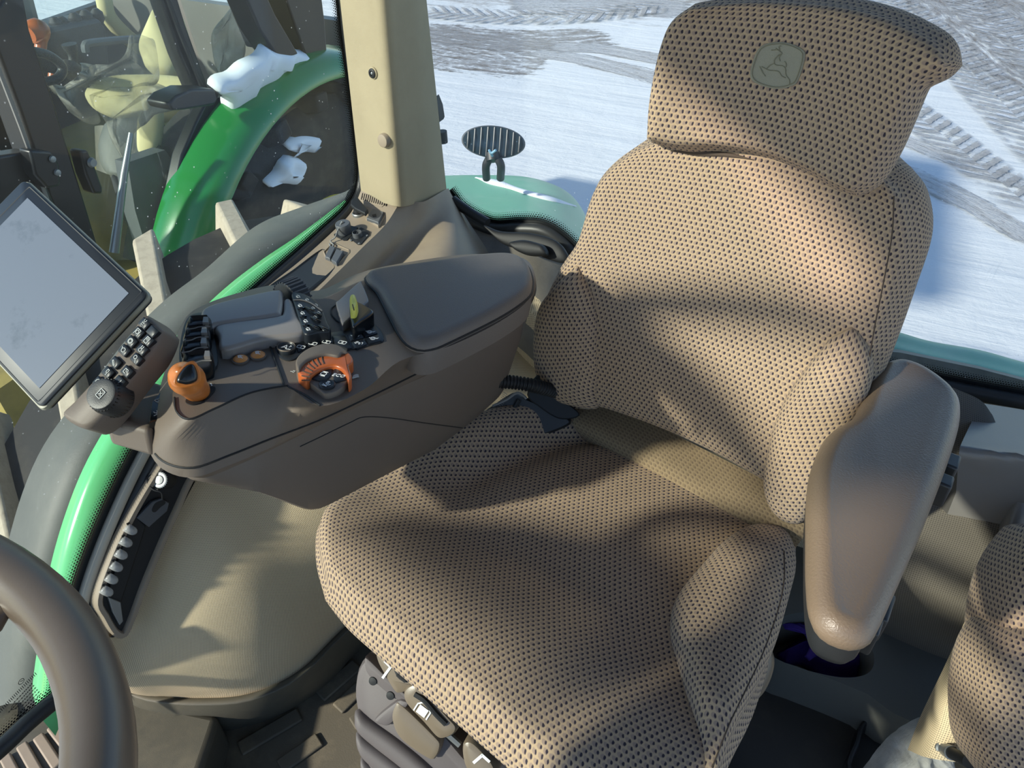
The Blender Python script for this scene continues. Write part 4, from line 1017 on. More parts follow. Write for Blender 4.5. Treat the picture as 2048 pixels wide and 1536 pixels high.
# ---- side window: glass, frit, seals
sill = [(130, 1385), (60, 1442), (0, 1498), (-120, 1600), (-300, 1760)]
curveA = [(678, -40), (690, 60), (704, 160), (716, 260), (722, 330), (716, 385), (690, 428), (640, 475), (585, 525), (520, 583), (450, 650), (385, 730), (330, 815), (280, 900), (235, 990), (190, 1095), (158, 1190), (138, 1290)]
Aw = [PX(x, y, XW) for x, y in curveA]
top_pts = [V((XW, 1.13, 1.30)), V((XW, 1.16, 1.62))]
sillw = [PX(x, y, XW) for x, y in sill]
ring_ = crv([top_pts[1], top_pts[0]] + Aw, 90) + sillw + [V((XW, -1.0, .30)), V((XW, -1.0, 1.62))]
S('window_1', prism(ring_, V((-.006, 0, 0))), M['glass_side'], smooth=False)
seal_out = crv([top_pts[0]] + Aw + sillw[:1], 120)
S('trim_10', tube([p + V((.006, 0, 0)) for p in crv([top_pts[1], top_pts[0]] + [PX(x, y, XW) for x, y in curveA[:12]], 90)], .0155, 12), M['seal'])
S('trim_11', tube([PX(x, y, XW + .012) for x, y in sill], .012, 10, 40), M['dark'])
def offs(P, d):
    """shift a curve lying in the x-plane sideways in (y,z)"""
    out = []
    for i in range(len(P)):
        t = (P[min(i + 1, len(P) - 1)] - P[max(i - 1, 0)]).normalized()
        out.append(P[i] + V((0, -t.z, t.y)) * d)
    return out
lowA = crv([PX(x, y, XW) for x, y in curveA[9:]], 60)
sgn = 1
if (offs(lowA, .01)[30] - lowA[30]).z < 0: sgn = -1     # + = towards the glass
S('trim_12', tube([p + V((.006, 0, 0)) for p in offs(lowA, -.004 * sgn)], .0085, 10), M['beads'])
S('trim_13', tube([p + V((.010, 0, 0)) for p in offs(lowA, -.020 * sgn)], .0095, 10), M['seal'])
edge0 = offs(lowA, -.030 * sgn)
S('trim_14', grid([[p + V((.006, 0, 0)) for p in offs(lowA, -.027 * sgn)], [p + V((.022, 0, .002)) for p in offs(lowA, -.031 * sgn)], [p + V((.030, 0, 0)) for p in offs(lowA, -.036 * sgn)], [p + V((.016, 0, 0)) for p in offs(lowA, -.060 * sgn)], [p + V((.010, 0, 0)) for p in offs(lowA, -.11 * sgn)]]), M['taupe'], sharp=0)
# frit band: dots against the glass on the cab side
def frit_band(name, P, d, n0=140, ax=0, shift=.001):
    P = crv(P, n0); q0, q1 = offs(P, .0), offs(P, d)
    L = 0; us = []; vs = []
    for i in range(n0):
        if i: L += (P[i] - P[i - 1]).length
        vs.append(q0[i] + V((shift, 0, 0))); us.append((L, 0))
    L = 0
    for i in range(n0):
        if i: L += (P[i] - P[i - 1]).length
        vs.append(q1[i] + V((shift, 0, 0))); us.append((L, abs(d)))
    return S(name, (vs, gridf(2, n0), us), M['frit'], smooth=False)
frit_band('trim_15', [top_pts[1], top_pts[0]] + Aw + sillw[:1], .036 * sgn)
frit_band('trim_16', [p + V((0, 0, 0)) for p in sillw], .036 * (1 if (offs(sillw, .01)[2] - sillw[2]).z > 0 else -1))
# etched marking on the lower front corner of the pane
ef = Fr(PX(36, 1388, XW + .0012), V((0, -1, 0)), V((0, 0, 1)), V((1, 0, 0))); ef = ef.rot(rad(-2))
em = []
rnd = random.Random(4)
for i in range(24): em.append([(-.03 + i * .0026, .0), (-.03 + i * .0026, .0055)])
for j, wd in enumerate((.03, .042, .034, .026, .036, .03)):
    y = -.006 - j * .0058; x = -.02
    while x < -.02 + wd: L = rnd.uniform(.0015, .004); em.append([(x, y), (x + L, y)]); em.append([(x + L * .5, y + .001), (x + L * .5, y - .001)]); x += L + .0009
em += [circ(-.012, .013, .004, 14), [(-.014, .012), (-.011, .0145)], circ(.012, -.012, .0045, 12)]
S('trim_17', strokes(ef, em, .0008, .0002), M['black'], smooth=False)
# ---- storage recess along the seal with its frame
rcf = Fr(PX(270, 1090, -.775), V((0, 0, 1)), V((0, 1, 0)))
pA, pB, pC = PX(215, 1235, -.790), PX(338, 905, -.795), PX(290, 1170, -.778)
e2_ = (pB - pA).normalized(); nz = (pC - pA).cross(e2_).normalized()
if nz.dot(CAM - pA) < 0: nz = -nz
rcf = Fr(pA, e2_.cross(nz), e2_, nz)
rec = [(185, 1195), (215, 1105), (262, 1010), (320, 915), (350, 870), (400, 905), (368, 985), (330, 1070), (292, 1160), (262, 1240), (245, 1270), (222, 1268), (200, 1235)]
S('trim_18', rings(rcf, rec, [(0, -.02), (0, .010), (.002, .013), (.008, .013), (.010, .010), (.0105, .004)], 90, cap=False), M['taupe'], sharp=50)
S('trim_19', rings(rcf, rec, [(.0100, .006), (.011, -.004)], 90), M['black'])
# strip of six clear-capped knobs
lb0 = thing('lamp_strip', 'black strip of six clear round-nosed lenses in the side recess', 'light strip', rcf.px(250, 1110, .006))
lfr = Fr(rcf.px(250, 1110, .008), rcf.b, rcf.a, rcf.n)
ob('strip_body', rings(lfr, [(212, 1190), (262, 1035), (272, 1030), (292, 1050), (286, 1072), (244, 1200), (240, 1222), (222, 1215)], [(0, -.012), (0, .0), (.002, .002)], smooth=False), M['black'], lb0, bevel=.001)
bk_ = ob('bracket', rings(lfr, [(270, 1034), (300, 1002), (318, 995), (334, 1004), (330, 1020), (294, 1052)], [(0, .0), (0, .006), (.001, .007)], smooth=False), M['sock'], lb0)
ob('slot', rings(lfr, [(299, 1018), (306, 1004), (322, 998), (326, 1004), (316, 1012), (305, 1022)], [(0, .0068), (0, .0076)], 24), M['black'], bk_)
bk_ = ob('bracket', rings(lfr, [(213, 1192), (238, 1202), (243, 1240), (236, 1248), (222, 1222)], [(0, .0), (0, .005), (.001, .006)], smooth=False), M['steel'], lb0)
for i in range(6):
    x, y = 262 - 9.6 * i, 1060 - 24.6 * i * -1
    c_ = lfr.px(x, y, .006)
    ax = (lfr.px(x + 14, y + 8, .006) - lfr.px(x - 10, y - 5, .006)).normalized()
    l_ = ob('lens', tube([c_ - ax * .009, c_ - ax * .002, c_ + ax * .004, c_ + ax * .008, c_ + ax * .0095], [.0062, .0066, .0062, .0042, .001], 18), M['clear'], lb0, sharp=0)
    ob('lens_core', tube([c_ - ax * .008, c_ + ax * .003], .0032, 10), M['silver'], l_)
    ob('lens_clip', tube([c_ - ax * .0095 + lfr.a * .004, c_ - ax * .006 + lfr.a * .008], .0016, 8), M['blackg'], l_)
# reel with a toothed metal face
rl = thing('cable_reel', 'small black reel with a toothed bright metal face in the side recess', 'reel', rcf.px(322, 962, .01))
dv = (CAM - rcf.px(322, 962, .01)).normalized(); rb = RT - dv * RT.dot(dv)
rf = Fr(rcf.px(320, 960, .016), rb, dv.cross(rb), (dv - RT * .5).normalized()); rf = Fr(rf.o, (rf.a.cross(rf.n)), rf.a - rf.n * rf.a.dot(rf.n), rf.n)
ob('reel_body', lathe(rf, [(.0125, -.024), (.0135, -.022), (.0135, -.002), (.012, 0)], 24), M['black'], rl)
gear = []
for k in range(48): r_ = .0125 if k % 2 else .0112; gear.append((r_ * math.cos(2 * math.pi * k / 48), r_ * math.sin(2 * math.pi * k / 48)))
ob('toothed_face', rings(rf, gear, [(0, 0), (0, .0015), (.001, .002), (.004, .0016), (.0045, .003), (.008, .0035)], smooth=False, px=False), M['silver'], rl)
ob('wire', tube([rf.at(-.012, .004, .003), rf.at(-.015, -.004, .006), rf.at(-.006, -.014, .006), rf.at(.004, -.018, .002), rf.at(.002, -.028, -.006)], .0011, 8, 30), M['black'], rl)
ob('wire', tube([rf.at(-.013, .008, .002), rf.at(-.018, .002, .004), rf.at(-.010, -.010, .003), rf.at(0, -.014, .003)], .0009, 8, 30), M['black'], rl)
# ---- sockets on the shelf
def shf(x, y):
    """frame lying on the shelf at a pixel"""
    return PL(x, y, SH.o, SH.n)
c0, c1_, c2_ = sh0[1], sh1[1], sh0[3]
SH = Fr(sh0[2].lerp(sh1[2], .5), (c1_ - c0), (c0 - c2_)); SH = Fr(SH.o, SH.b, SH.a - SH.b * SH.a.dot(SH.b))
if SH.n.dot(CAM - SH.o) < 0: SH = Fr(SH.o, -SH.b, SH.a)
SH = SH.moved(w=.002)
vg = thing('vent_grille', 'row of narrow vent slots at the foot of the beige pillar', 'vent', SH.px(748, 401))
SHT = bvh([bpy.data.objects['trim_6']])
vp_ = [on_surf(SHT, L, .0009, 12) for L in ([(720, 382), (782, 397)], [(716, 391), (779, 408)], [(712, 400), (775, 418)])]
ob('vent_plate', grid(vp_), M['taupe'], vg)
for i in range(13):
    x0, y0 = 726 + i * 4.1, 386 + i * 1.05
    ob('vent_slot', tube(on_surf(SHT, [(x0, y0 + 1), (x0 - 3, y0 + 14)], .0012, 4), .0008, 5), M['black'], vg)
ig = thing('key_switch', 'round switch with an upright black key handle below the vent slots', 'key switch', SH.px(718, 428))
f = Fr(SH.px(718, 428), SH.b, SH.a, SH.n)
ob('switch_ring', lathe(f, [(.0125, -.002), (.0125, .003), (.011, .0045), (.0095, .0035), (.009, .001)], 30, caps=False), M['silver'], ig)
ob('switch_barrel', lathe(f, [(.009, -.002), (.0088, .008), (.0075, .012)], 24), M['black'], ig)
hd = f.at(0, 0, .012)
ob('key_handle', prism([SH.px(x, y, .018) for x, y in [(704, 408), (715, 399), (724, 410), (738, 426), (732, 434), (712, 424), (703, 416)]], SH.n * .008), M['black'], ig, bevel=.002)
ob('key_collar', lathe(f.moved(u=.006, v=.004), [(.004, .006), (.005, .014), (.004, .018)], 16), M['steel'], ig)
us_ = thing('socket_cover', 'square grey socket cover with a small slot beside the key switch', 'socket cover', SH.px(751, 434))
ob('cover_frame', rings(SH, [(732, 440), (740, 420), (770, 428), (772, 434), (757, 455)], [(0, -.002), (0, .002), (.001, .003)], smooth=False), M['taupe'], us_)
ob('cover_plate', rings(SH, [(733, 437), (745, 418), (768, 424), (757, 446)], [(0, .002), (0, .007), (.001, .008)], smooth=False, h0=.007), M['sock'], us_)
ob('cover_slot', rings(SH, [(744, 430), (752, 428), (753, 433), (746, 434)], [(0, .0079), (0, .0086)], smooth=False, h0=.008), M['black'], us_)
ps = thing('power_socket', 'large black capped power socket with a bead chain on its cap', 'socket', SH.px(688, 464))
f = Fr(SH.px(690, 466), SH.b, SH.a, SH.n)
ob('socket_plate', rings(SH, [(668, 470), (700, 452), (716, 456), (712, 462), (694, 482), (688, 482)], [(0, -.002), (0, .0016)], smooth=False), M['dark'], ps)
ob('socket_body', lathe(f, [(.0125, 0), (.013, .010), (.0135, .012), (.0135, .019), (.0125, .0205), (.004, .0208)], 30), M['sock'], ps)
ob('cap_stud', lathe(f.moved(w=.0205), [(.0022, 0), (.0028, .002), (.001, .0035)], 12), M['silver'], ps)
cps = [f.at(0, 0, .023), SH.px(675, 462, .015), SH.px(670, 475, .008), SH.px(661, 482, .004), SH.px(667, 490, .004), SH.px(662, 494, .003), SH.px(659, 488, .004)]
ch = crv(cps, 34); parts = [lathe(Fr(p, (1, 0, 0), (0, 1, 0)), [(.0004, -.0014), (.0012, -.0008), (.0015, 0), (.0012, .0008), (.0004, .0014)], 8) for p in ch]
ob('bead_chain', merge(parts), M['silver'], ps)
cn = thing('connector_socket', 'round metal multi-pin connector in a square plate on the shelf', 'socket', SH.px(716, 476))
f = Fr(SH.px(716, 474), SH.b, SH.a, SH.n)
ob('connector_plate', rings(SH, [(699, 477), (722, 456), (739, 464), (738, 470), (722, 490), (716, 490)], [(0, -.002), (0, .0016)], smooth=False), M['dark'], cn)
ob('connector_shell', lathe(f, [(.0085, 0), (.0085, .010), (.0075, .0105), (.007, .004), (0, .004)], 26, caps=False), M['sock'], cn)
for a in range(5): ob('pin', lathe(f.moved(u=.003 * math.cos(a * 1.257), v=.003 * math.sin(a * 1.257)), [(.0007, .003), (.0007, .007)], 8), M['silver'], cn)
for x, y in ((702, 481), (718, 487), (734, 471)): ob('screw', lathe(Fr(SH.px(x, y, .0016), SH.b, SH.a, SH.n), [(.0022, 0), (.0018, .001), (.0, .0014)], 12), M['silver'], cn)
us2 = thing('socket_cover', 'pair of grey hinged socket covers nearest the dark tray', 'socket cover', SH.px(668, 508))
ob('cover_tray', rings(SH, [(646, 505), (666, 485), (700, 500), (700, 506), (678, 530), (652, 520)], [(0, -.003), (0, .001), (.002, .002), (.003, -.001)], smooth=False), M['taupe'], us2)
for q in ([(650, 514), (660, 491), (671, 495), (660, 518)], [(662, 520), (673, 498), (687, 503), (673, 527)]):
    ob('cover_plate', rings(SH, q, [(0, -.002), (0, .007), (.001, .008)], smooth=False, h0=.007), M['sock'], us2)
# ---- rear window
YR = 1.30
rb_px = [(893, 385), (925, 422), (985, 452), (1040, 452), (1085, 455), (1120, 475), (1155, 512), (1200, 580), (1400, 640), (1600, 700), (1755, 736), (1850, 757), (1950, 778), (2048, 796), (2200, 825), (2400, 860)]
RB = crv([PY(x, y, YR) for x, y in rb_px], 120)
S('window_2', prism([RB[0] + V((0, 0, 0))] + RB[1:] + [V((.85, YR, 1.62)), V((-.82, YR, 1.62)), V((-.82, YR, .62))], V((0, .006, 0))), M['glass_rear'], smooth=False)
def band_up(name, P, d, mat, y):
    L = 0; vs = []; us = []; n0 = len(P)
    nn_ = []
    for i in range(n0):
        t = (P[min(i + 1, n0 - 1)] - P[max(i - 1, 0)]).normalized(); nn_.append(V((-t.z, 0, t.x)))
    for k in (0, 1):
        L = 0
        for i in range(n0):
            if i: L += (P[i] - P[i - 1]).length
            vs.append(P[i] + nn_[i] * d * k + V((0, y, 0))); us.append((L, d * k))
    return S(name, (vs, gridf(2, n0), us), mat, smooth=False)
band_up('trim_20', RB, .034, M['frit'], -.001)
S('trim_21', tube([p + V((0, -.006, -.004)) for p in RB], .014, 12), M['seal'])
# rear sill, dusty ledge and dark latch recess
sl0 = [p + V((0, -.006, -.012)) for p in crv([PY(x, y, YR) for x, y in rb_px], 60)]
sl1 = [V((p.x, 1.17, p.z - .03)) for p in sl0]
sl2 = [V((p.x, 1.12, p.z - .10)) for p in sl0]
sl3 = [V((p.x, 1.11, .0)) for p in sl0]
S('wall_rear', grid(loft([sl0, sl1, sl2, sl3], 60, 24), flip=True, uvf=lambda p: (p.x, p.z - p.y)), M['vinyl'], sharp=0)
S('trim_22', grid(loft([[p + V((0, -.004, .003)) for p in sl0[:34]], [p + V((0, -.004, .004)) for p in sl1[:34]], [p + V((0, -.005, .003)) for p in sl2[:34]], [V((p.x, 1.105, p.z - .135)) for p in sl0[:34]]], 40, 20), flip=True), M['ledge'], sharp=0)
lt_ = thing('window_latch', 'black moulded latch housing in the corner below the rear window', 'latch', PY(1080, 490, 1.26))
ob('latch_housing', puff(Fr(PY(1070, 480, 1.22), (1, 0, 0), (0, .5, .8)), [(960, 445), (1000, 462), (1060, 466), (1110, 480), (1140, 510)], [(985, 470), (1010, 490), (1060, 505), (1100, 520), (1135, 530)], 36, 20, 0, .008, .02, e=.9), M['black'], lt_)
ob('latch_pad', puff(Fr(PY(1070, 480, 1.20), (1, 0, 0), (0, .5, .8)), [(1015, 485), (1050, 480), (1090, 490)], [(1030, 500), (1060, 512), (1100, 512)], 20, 14, 0, .012, .02), M['black'], lt_)
ob('latch_strut', tube([PY(905, 400, 1.255), PY(940, 425, 1.25), PY(975, 446, 1.24)], .010, 10, 14), M['dark'], lt_)
# ---- right-rear corner of the picture: grey housing and textured wall
HT = [[PY(1962, 806, 1.20), PY(2060, 822, 1.20), PY(2200, 850, 1.2)], [PY(1925, 882, 1.02), PY(2040, 902, 1.02), PY(2200, 930, 1.02)], [PY(1918, 908, .99), PY(2040, 915, .99), PY(2200, 950, .99)], [PY(1912, 980, .99), PY(2000, 1000, .985), PY(2200, 1100, .985)]]
S('trim_27', grid(loft(HT, 30, 30), flip=True), M['grey'], sharp=0)
S('trim_28', prism([PY(1962, 806, 1.20), PY(1925, 882, 1.02), PY(1918, 908, .99), PY(1912, 985, .98), V((.33, .98, .0)), V((.36, 1.2, 0))], V((.12, 0, 0))), M['grey'])
S('trim_29', grid(loft([[PY(2035, 930, 1.06), PY(2010, 985, 1.03), PY(1985, 1060, 0.99), PY(1968, 1130, 0.95), PY(1950, 1200, 0.91)], [PY(2070, 930, 1.05), PY(2045, 990, 0.99), PY(2020, 1070, 0.95), PY(2000, 1140, 0.91), PY(1985, 1210, 0.87)], [PY(2160, 940, 1.07), PY(2140, 1000, 1.03), PY(2100, 1090, 0.99), PY(2090, 1160, 0.95), PY(2080, 1230, 0.91)]], 30, 16), flip=False), M['grey'], sharp=0)
S('wall_left', grid(loft([[PY(1905, 775, 1.14), PY(1960, 800, 1.14), PY(1985, 830, 1.13)], [PY(1850, 990, 1.0), PY(1960, 1010, 1.0), PY(2060, 1030, 1.0)], [PY(1790, 1180, .88), PY(1880, 1200, .88), PY(1990, 1230, .88)], [PZ(1760, 1270, .10), PZ(1850, 1310, .10), PZ(1960, 1350, .10)]], 24, 30), flip=True), M['vinyl_shaded'], sharp=0)
# ---- passenger seat
ps = thing('passenger_seat', 'smaller spotted tan passenger seat cut off by the right edge', 'seat', PZ(2100, 1500, .1))
pf1 = Fr(PD(2020, 1350, .98), _b, UPV, None); pf1 = Fr(pf1.o, RT, UPV, -FW)
ob('seat_backrest', puff(pf1, [(2090, 1050), (2045, 1095), (2012, 1140), (1990, 1195), (1978, 1260), (1975, 1330)], [(2300, 1080), (2300, 1150), (2300, 1200), (2300, 1240), (2300, 1290), (2300, 1350)], 40, 60, 0, .05, .10, e=.6), M['fab'], ps, sharp=0)
ob('seat_cushion', puff(pf1, [(2035, 1240), (1990, 1270), (1960, 1315), (1943, 1385), (1942, 1455), (1950, 1510), (1975, 1555), (2010, 1600)], [(2300, 1260), (2300, 1330), (2300, 1380), (2300, 1430), (2300, 1480), (2300, 1530), (2300, 1600), (2300, 1700)], 44, 60, .03, .05, .10, e=.6), M['fab'], ps, sharp=0)
ob('seat_skirt', grid(loft([[PD(1965, 1150, 1.054), PD(1935, 1230, 1.073), PD(1890, 1330, 1.111), PD(1842, 1430, 1.149), PD(1815, 1500, 1.169)], [PD(1990, 1190, 1.016), PD(1960, 1270, 1.034), PD(1920, 1370, 1.034), PD(1900, 1450, 1.054), PD(1880, 1520, 1.054)], [PD(2100, 1200, 1.016), PD(2100, 1300, 1.034), PD(2100, 1400, 1.034), PD(2100, 1480, 1.054), PD(2100, 1540, 1.054)]], 30, 20), flip=False), M['vinyl'], ps, sharp=0)
# ---- film bag and metal fitting on the floor
fb = thing('plastic_bag', 'crumpled translucent plastic bag at the bottom beside the passenger seat', 'bag', PZ(1820, 1500, .05))
zf2 = Fr(PD(1820, 1490, 1.13), RT, UPV.cross(RT).normalized(), None)
zf2 = Fr(PD(1830, 1500, 1.2), RT, (UPV + FW * -.1), None)
cloth_heap(zf2, [(1738, 1520), (1775, 1475), (1815, 1445), (1850, 1432), (1880, 1440), (1898, 1465), (1895, 1500), (1910, 1560), (1900, 1700), (1740, 1710), (1690, 1600)], .06, M['film'], fb, 'bag_film', 11, .030, 30)
mf = thing('hose_fitting', 'short steel pipe fitting lying beside the plastic bag', 'fitting', PD(1898, 1505, 1.08))
fo = PD(1888, 1498, 1.06); fd = (PD(1915, 1512, 1.02) - fo).normalized()
q = Fr(fo, fd.cross(ZZ), ZZ, fd)
q = Fr(fo, fd.cross(ZZ), (fd.cross(ZZ)).cross(fd), fd)
ob('fitting_nut', lathe(q, [(.009, -.01), (.0105, -.008), (.0105, 0), (.0085, .002), (.0085, .012), (.0095, .014), (.0095, .024)], 24), M['steel'], mf)
ob('fitting_hose', lathe(q.moved(w=.024), [(.008, 0), (.008, .05)], 18), M['black'], mf)
dk = thing('floor_tray', 'dark open plastic tray on the floor in front of the passenger seat', 'tray', PZ(1760, 1460, .03))
ob('tray_shell', rings(Fr((0, 0, .05), (1, 0, 0), (0, 1, 0)), [(1730, 1440), (1790, 1455), (1830, 1480), (1800, 1560), (1700, 1540), (1712, 1480)], [(0, -.045), (0, .0), (.003, .002), (.006, 0), (.010, -.03)], 50), M['dark'], dk)
# ---- behind the seat: hose, belt housing
h_ = thing('corrugated_hose', 'short black corrugated hose between the console and the backrest', 'hose', PD(1040, 770, 1.2))
hp = crv([PD(990, 762, 1.14), PD(1030, 765, 1.15), PD(1070, 772, 1.16), PD(1120, 785, 1.2)], 90)
ob('hose_tube', tube(hp, [.0095 + (.0013 if i % 4 < 2 else -.0008) for i in range(90)], 16), M['black'], h_)
bh = seat
bfr = Fr(PD(1000, 830, 1.20), RT, UPV, -FW)
ob('anchor_cover', rings(bfr, [(880, 900), (905, 870), (985, 812), (1030, 785), (1052, 795), (1090, 810), (1130, 830), (1140, 850), (1060, 880), (950, 900)], [(0, -.05), (0, -.006), (.004, .0)], 60), M['dark'], bh)
ob('anchor_arm', rings(bfr.moved(w=.004), [(1055, 790), (1075, 750), (1100, 760), (1130, 800), (1160, 830), (1120, 838), (1080, 815)], [(0, -.03), (0, 0), (.002, .002)], 40), M['black'], bh)
ob('anchor_rim', tube([bfr.px(x, y, .003) for x, y in [(985, 812), (1012, 800), (1034, 786), (1048, 792), (1053, 798)]], .002, 8, 20), M['grey'], bh)
zp = []
for i in range(18): zp.append([(i * .003, 0), (i * .003 + .0015, .007)])
g = Fr(bfr.px(990, 850, .002), (bfr.px(1006, 805, 0) - bfr.px(988, 850, 0)).normalized(), bfr.n, None)
g = Fr(g.o, g.b, bfr.n.cross(g.b), bfr.n)
ob('ribbed_strip', strokes(g, zp, .0008, .001), M['grey'], bh)
ob('anchor_groove', tube([bfr.px(1010, 848, .001), bfr.px(1038, 800, .003)], .004, 8), M['black'], bh)
# ---- steering wheel
sw = thing('steering_wheel', 'worn brown steering wheel rim and spoke at the lower left', 'steering wheel', V((-.407, -.10, .9)))
tl = rad(20); ah_ = V((.15, 1, 0)).normalized(); wn = ah_ * math.sin(tl) + ZZ * math.cos(tl)
wc = V((-.407, -.10, 1.055)); wb = wn.cross(ZZ).normalized(); wa = wn.cross(wb)
WR = .247
ob('wheel_rim', tube([wc + wb * WR * math.cos(2 * math.pi * k / 96) + wa * WR * math.sin(2 * math.pi * k / 96) for k in range(96)], .0165, 22, closed=True), M['wheelskin'], sw, sharp=0)
sp0 = PL(20, 1172, wc, wn)
ob('wheel_spoke', tube([PL(45, 1190, wc, wn), PL(0, 1195, wc, wn) - wn * .004, PL(-90, 1240, wc, wn) - wn * .015, wc + (PL(-90, 1240, wc, wn) - wc) * .35 - wn * .03], [.010, .015, .017, .02], 16, 24, squash=.6), M['wheelskin'], sw, sharp=0)
ob('wheel_hub', lathe(Fr(wc - wn * .05, wb, wa, wn), [(.06, 0), (.065, .02), (.05, .035), (.02, .04)], 32), M['dark'], sw)
cl_ = thing('steering_column', 'steering column and dash pedestal below the wheel', 'column', V((-.36, -.35, 0)))
ob('column_post', tube([wc - wn * .05, wc - wn * .35 - ah_ * .05, V((-.38, -.42, .02))], [.045, .06, .09], 20, 20), M['dark'], cl_)
# ---- seat base parts (attached to the operator seat)
ob('bellows', grid(bell(0), cu=True, cap1=True, flip=False), M['bellows'], seat)
def bpart(name, pts, d, th, mat, par, bev=.004, plane=None):
    fr = plane or bf_
    return ob(name, rings(fr, pts, [(bev, -th), (0, -th + bev), (0, -bev), (bev * .3, -bev * .3), (bev, 0)], 50), mat, par)
fl = V((-.30, -.93, .35)).normalized()          # the seat base faces forward and a little to its right
bo = PD(830, 1390, .93)
bf_ = Fr(bo, (RT * .74 - UPV * .67), ZZ, None)
bf_n = (-FW + fl * .6).normalized()
bb_ = RT - bf_n * RT.dot(bf_n)
bf_ = Fr(bo, bb_, bf_n.cross(bb_), bf_n)
shr = bpart('base_shroud', [(728, 1318), (745, 1322), (800, 1372), (870, 1450), (930, 1520), (960, 1560), (900, 1640), (760, 1600), (722, 1500), (712, 1440), (704, 1390), (710, 1345)], 0, .06, M['bellows'], seat, .012)
FL = [[(712, 1408), (742, 1436), (800, 1478), (862, 1530), (910, 1585)], [(710, 1450), (745, 1482), (800, 1525), (860, 1575), (900, 1620)], [(720, 1500), (750, 1530), (800, 1568), (850, 1610), (890, 1660)], [(728, 1548), (760, 1580), (800, 1615), (850, 1655), (890, 1700)]]
for k in range(3):
    ob('bellows_fold', puff(bf_, FL[k], FL[k + 1], 30, 24, -.002 - .004 * k, .014, .02, e=.8, endk=.1), M['bellows'], shr, sharp=0)
bpart('shroud_rim', [(728, 1320), (737, 1320), (790, 1372), (825, 1402), (822, 1412), (780, 1392), (735, 1350)], 0, .02, M['bellows'], shr, .003, bf_.moved(w=.006))
for x, y in ((746, 1362), (781, 1391)): ob('rivet', lathe(Fr(bf_.px(x, y, .006), bf_.b, bf_.a, bf_.n), [(.0055, 0), (.005, .0015), (.002, .002)], 16), M['black'], shr)
bpart('shroud_tab', [(790, 1405), (806, 1402), (815, 1412), (780, 1450), (762, 1452), (748, 1440)], 0, .03, M['bellows'], shr, .004, bf_.moved(w=.010))
bpart('shroud_tab', [(788, 1412), (802, 1410), (870, 1475), (880, 1492), (872, 1515), (856, 1520), (800, 1480), (782, 1440)], 0, .03, M['lever_brown'], shr, .005, bf_.moved(w=.012))
def lever_(pts, icon, par, hh=.02, mat='lever_brown'):
    l = bpart('adjuster_lever', pts, 0, .05, M[mat], par, .007, bf_.moved(w=hh)); return l
l1 = lever_([(750, 1305), (775, 1310), (815, 1352), (828, 1365), (826, 1378), (800, 1390), (786, 1385), (765, 1350), (752, 1325)], 0, seat)
ob('lever_dip', bpart('x', [(788, 1340), (800, 1345), (820, 1362), (808, 1364), (795, 1356)], 0, .004, M['black'], l1, .001, bf_.moved(w=.021)).data and tube([bf_.px(795, 1348, .021), bf_.px(812, 1362, .021)], .003, 8), M['black'], l1)
ob('icon', strokes(Fr(bf_.px(772, 1336, .0206), bf_.b, bf_.a, bf_.n), [[(-.004, -.012), (.006, .002), (-.001, .008)], [(.004, .009), (.005, .010)]], .003, .0006), M['white'], l1)
l2 = lever_([(805, 1385), (818, 1372), (838, 1372), (880, 1418), (900, 1440), (912, 1455), (908, 1470), (890, 1480), (872, 1478), (845, 1448), (818, 1420), (806, 1402)], 0, seat, .026)
ob('lever_dip', tube([bf_.px(830, 1388, .026), bf_.px(850, 1402, .027), bf_.px(872, 1428, .027), bf_.px(892, 1448, .026)], .0035, 8, 16), M['black'], l2)
g = Fr(bf_.px(846, 1420, .0268), bf_.b, bf_.a, bf_.n).rot(-.55)
ic = ob('icon', rings(g, [(-.006, -.007), (.006, -.007), (.006, .004), (-.006, .004)], [(0, 0), (0, .0006)], smooth=False, px=False), M['white'], l2)
ob('icon', strokes(g, [[(-.009, -.007), (-.009, .003), (-.005, .008), (.004, .008), (.009, .003), (.009, -.007)], [(-.006, .011), (.006, .011), (.011, .007)]], .0016, .0006), M['white'], l2)
l3 = lever_([(925, 1488), (940, 1484), (960, 1500), (985, 1530), (990, 1560), (960, 1590), (930, 1540), (922, 1510)], 0, seat, .022)
ob('icon', strokes(Fr(bf_.px(968, 1524, .0226), bf_.b, bf_.a, bf_.n), [[(-.012, -.002), (-.002, .008), (.006, .002)]], .0034, .0006), M['white'], l3)
ob('slide_rail', tube([bf_.px(736, 1325, -.004), bf_.px(765, 1352, -.004), bf_.px(920, 1490, -.004)], .004, 8), M['steel'], seat)
ob('adjuster_knob', puff(Fr(PD(1520, 1360, .95), RT, UPV, -FW), [(1500, 1280), (1470, 1340), (1450, 1400), (1462, 1425)], [(1542, 1290), (1546, 1330), (1525, 1380), (1480, 1415)], 24, 24, 0, .02, .05, e=.9), M['lever_brown'], seat)
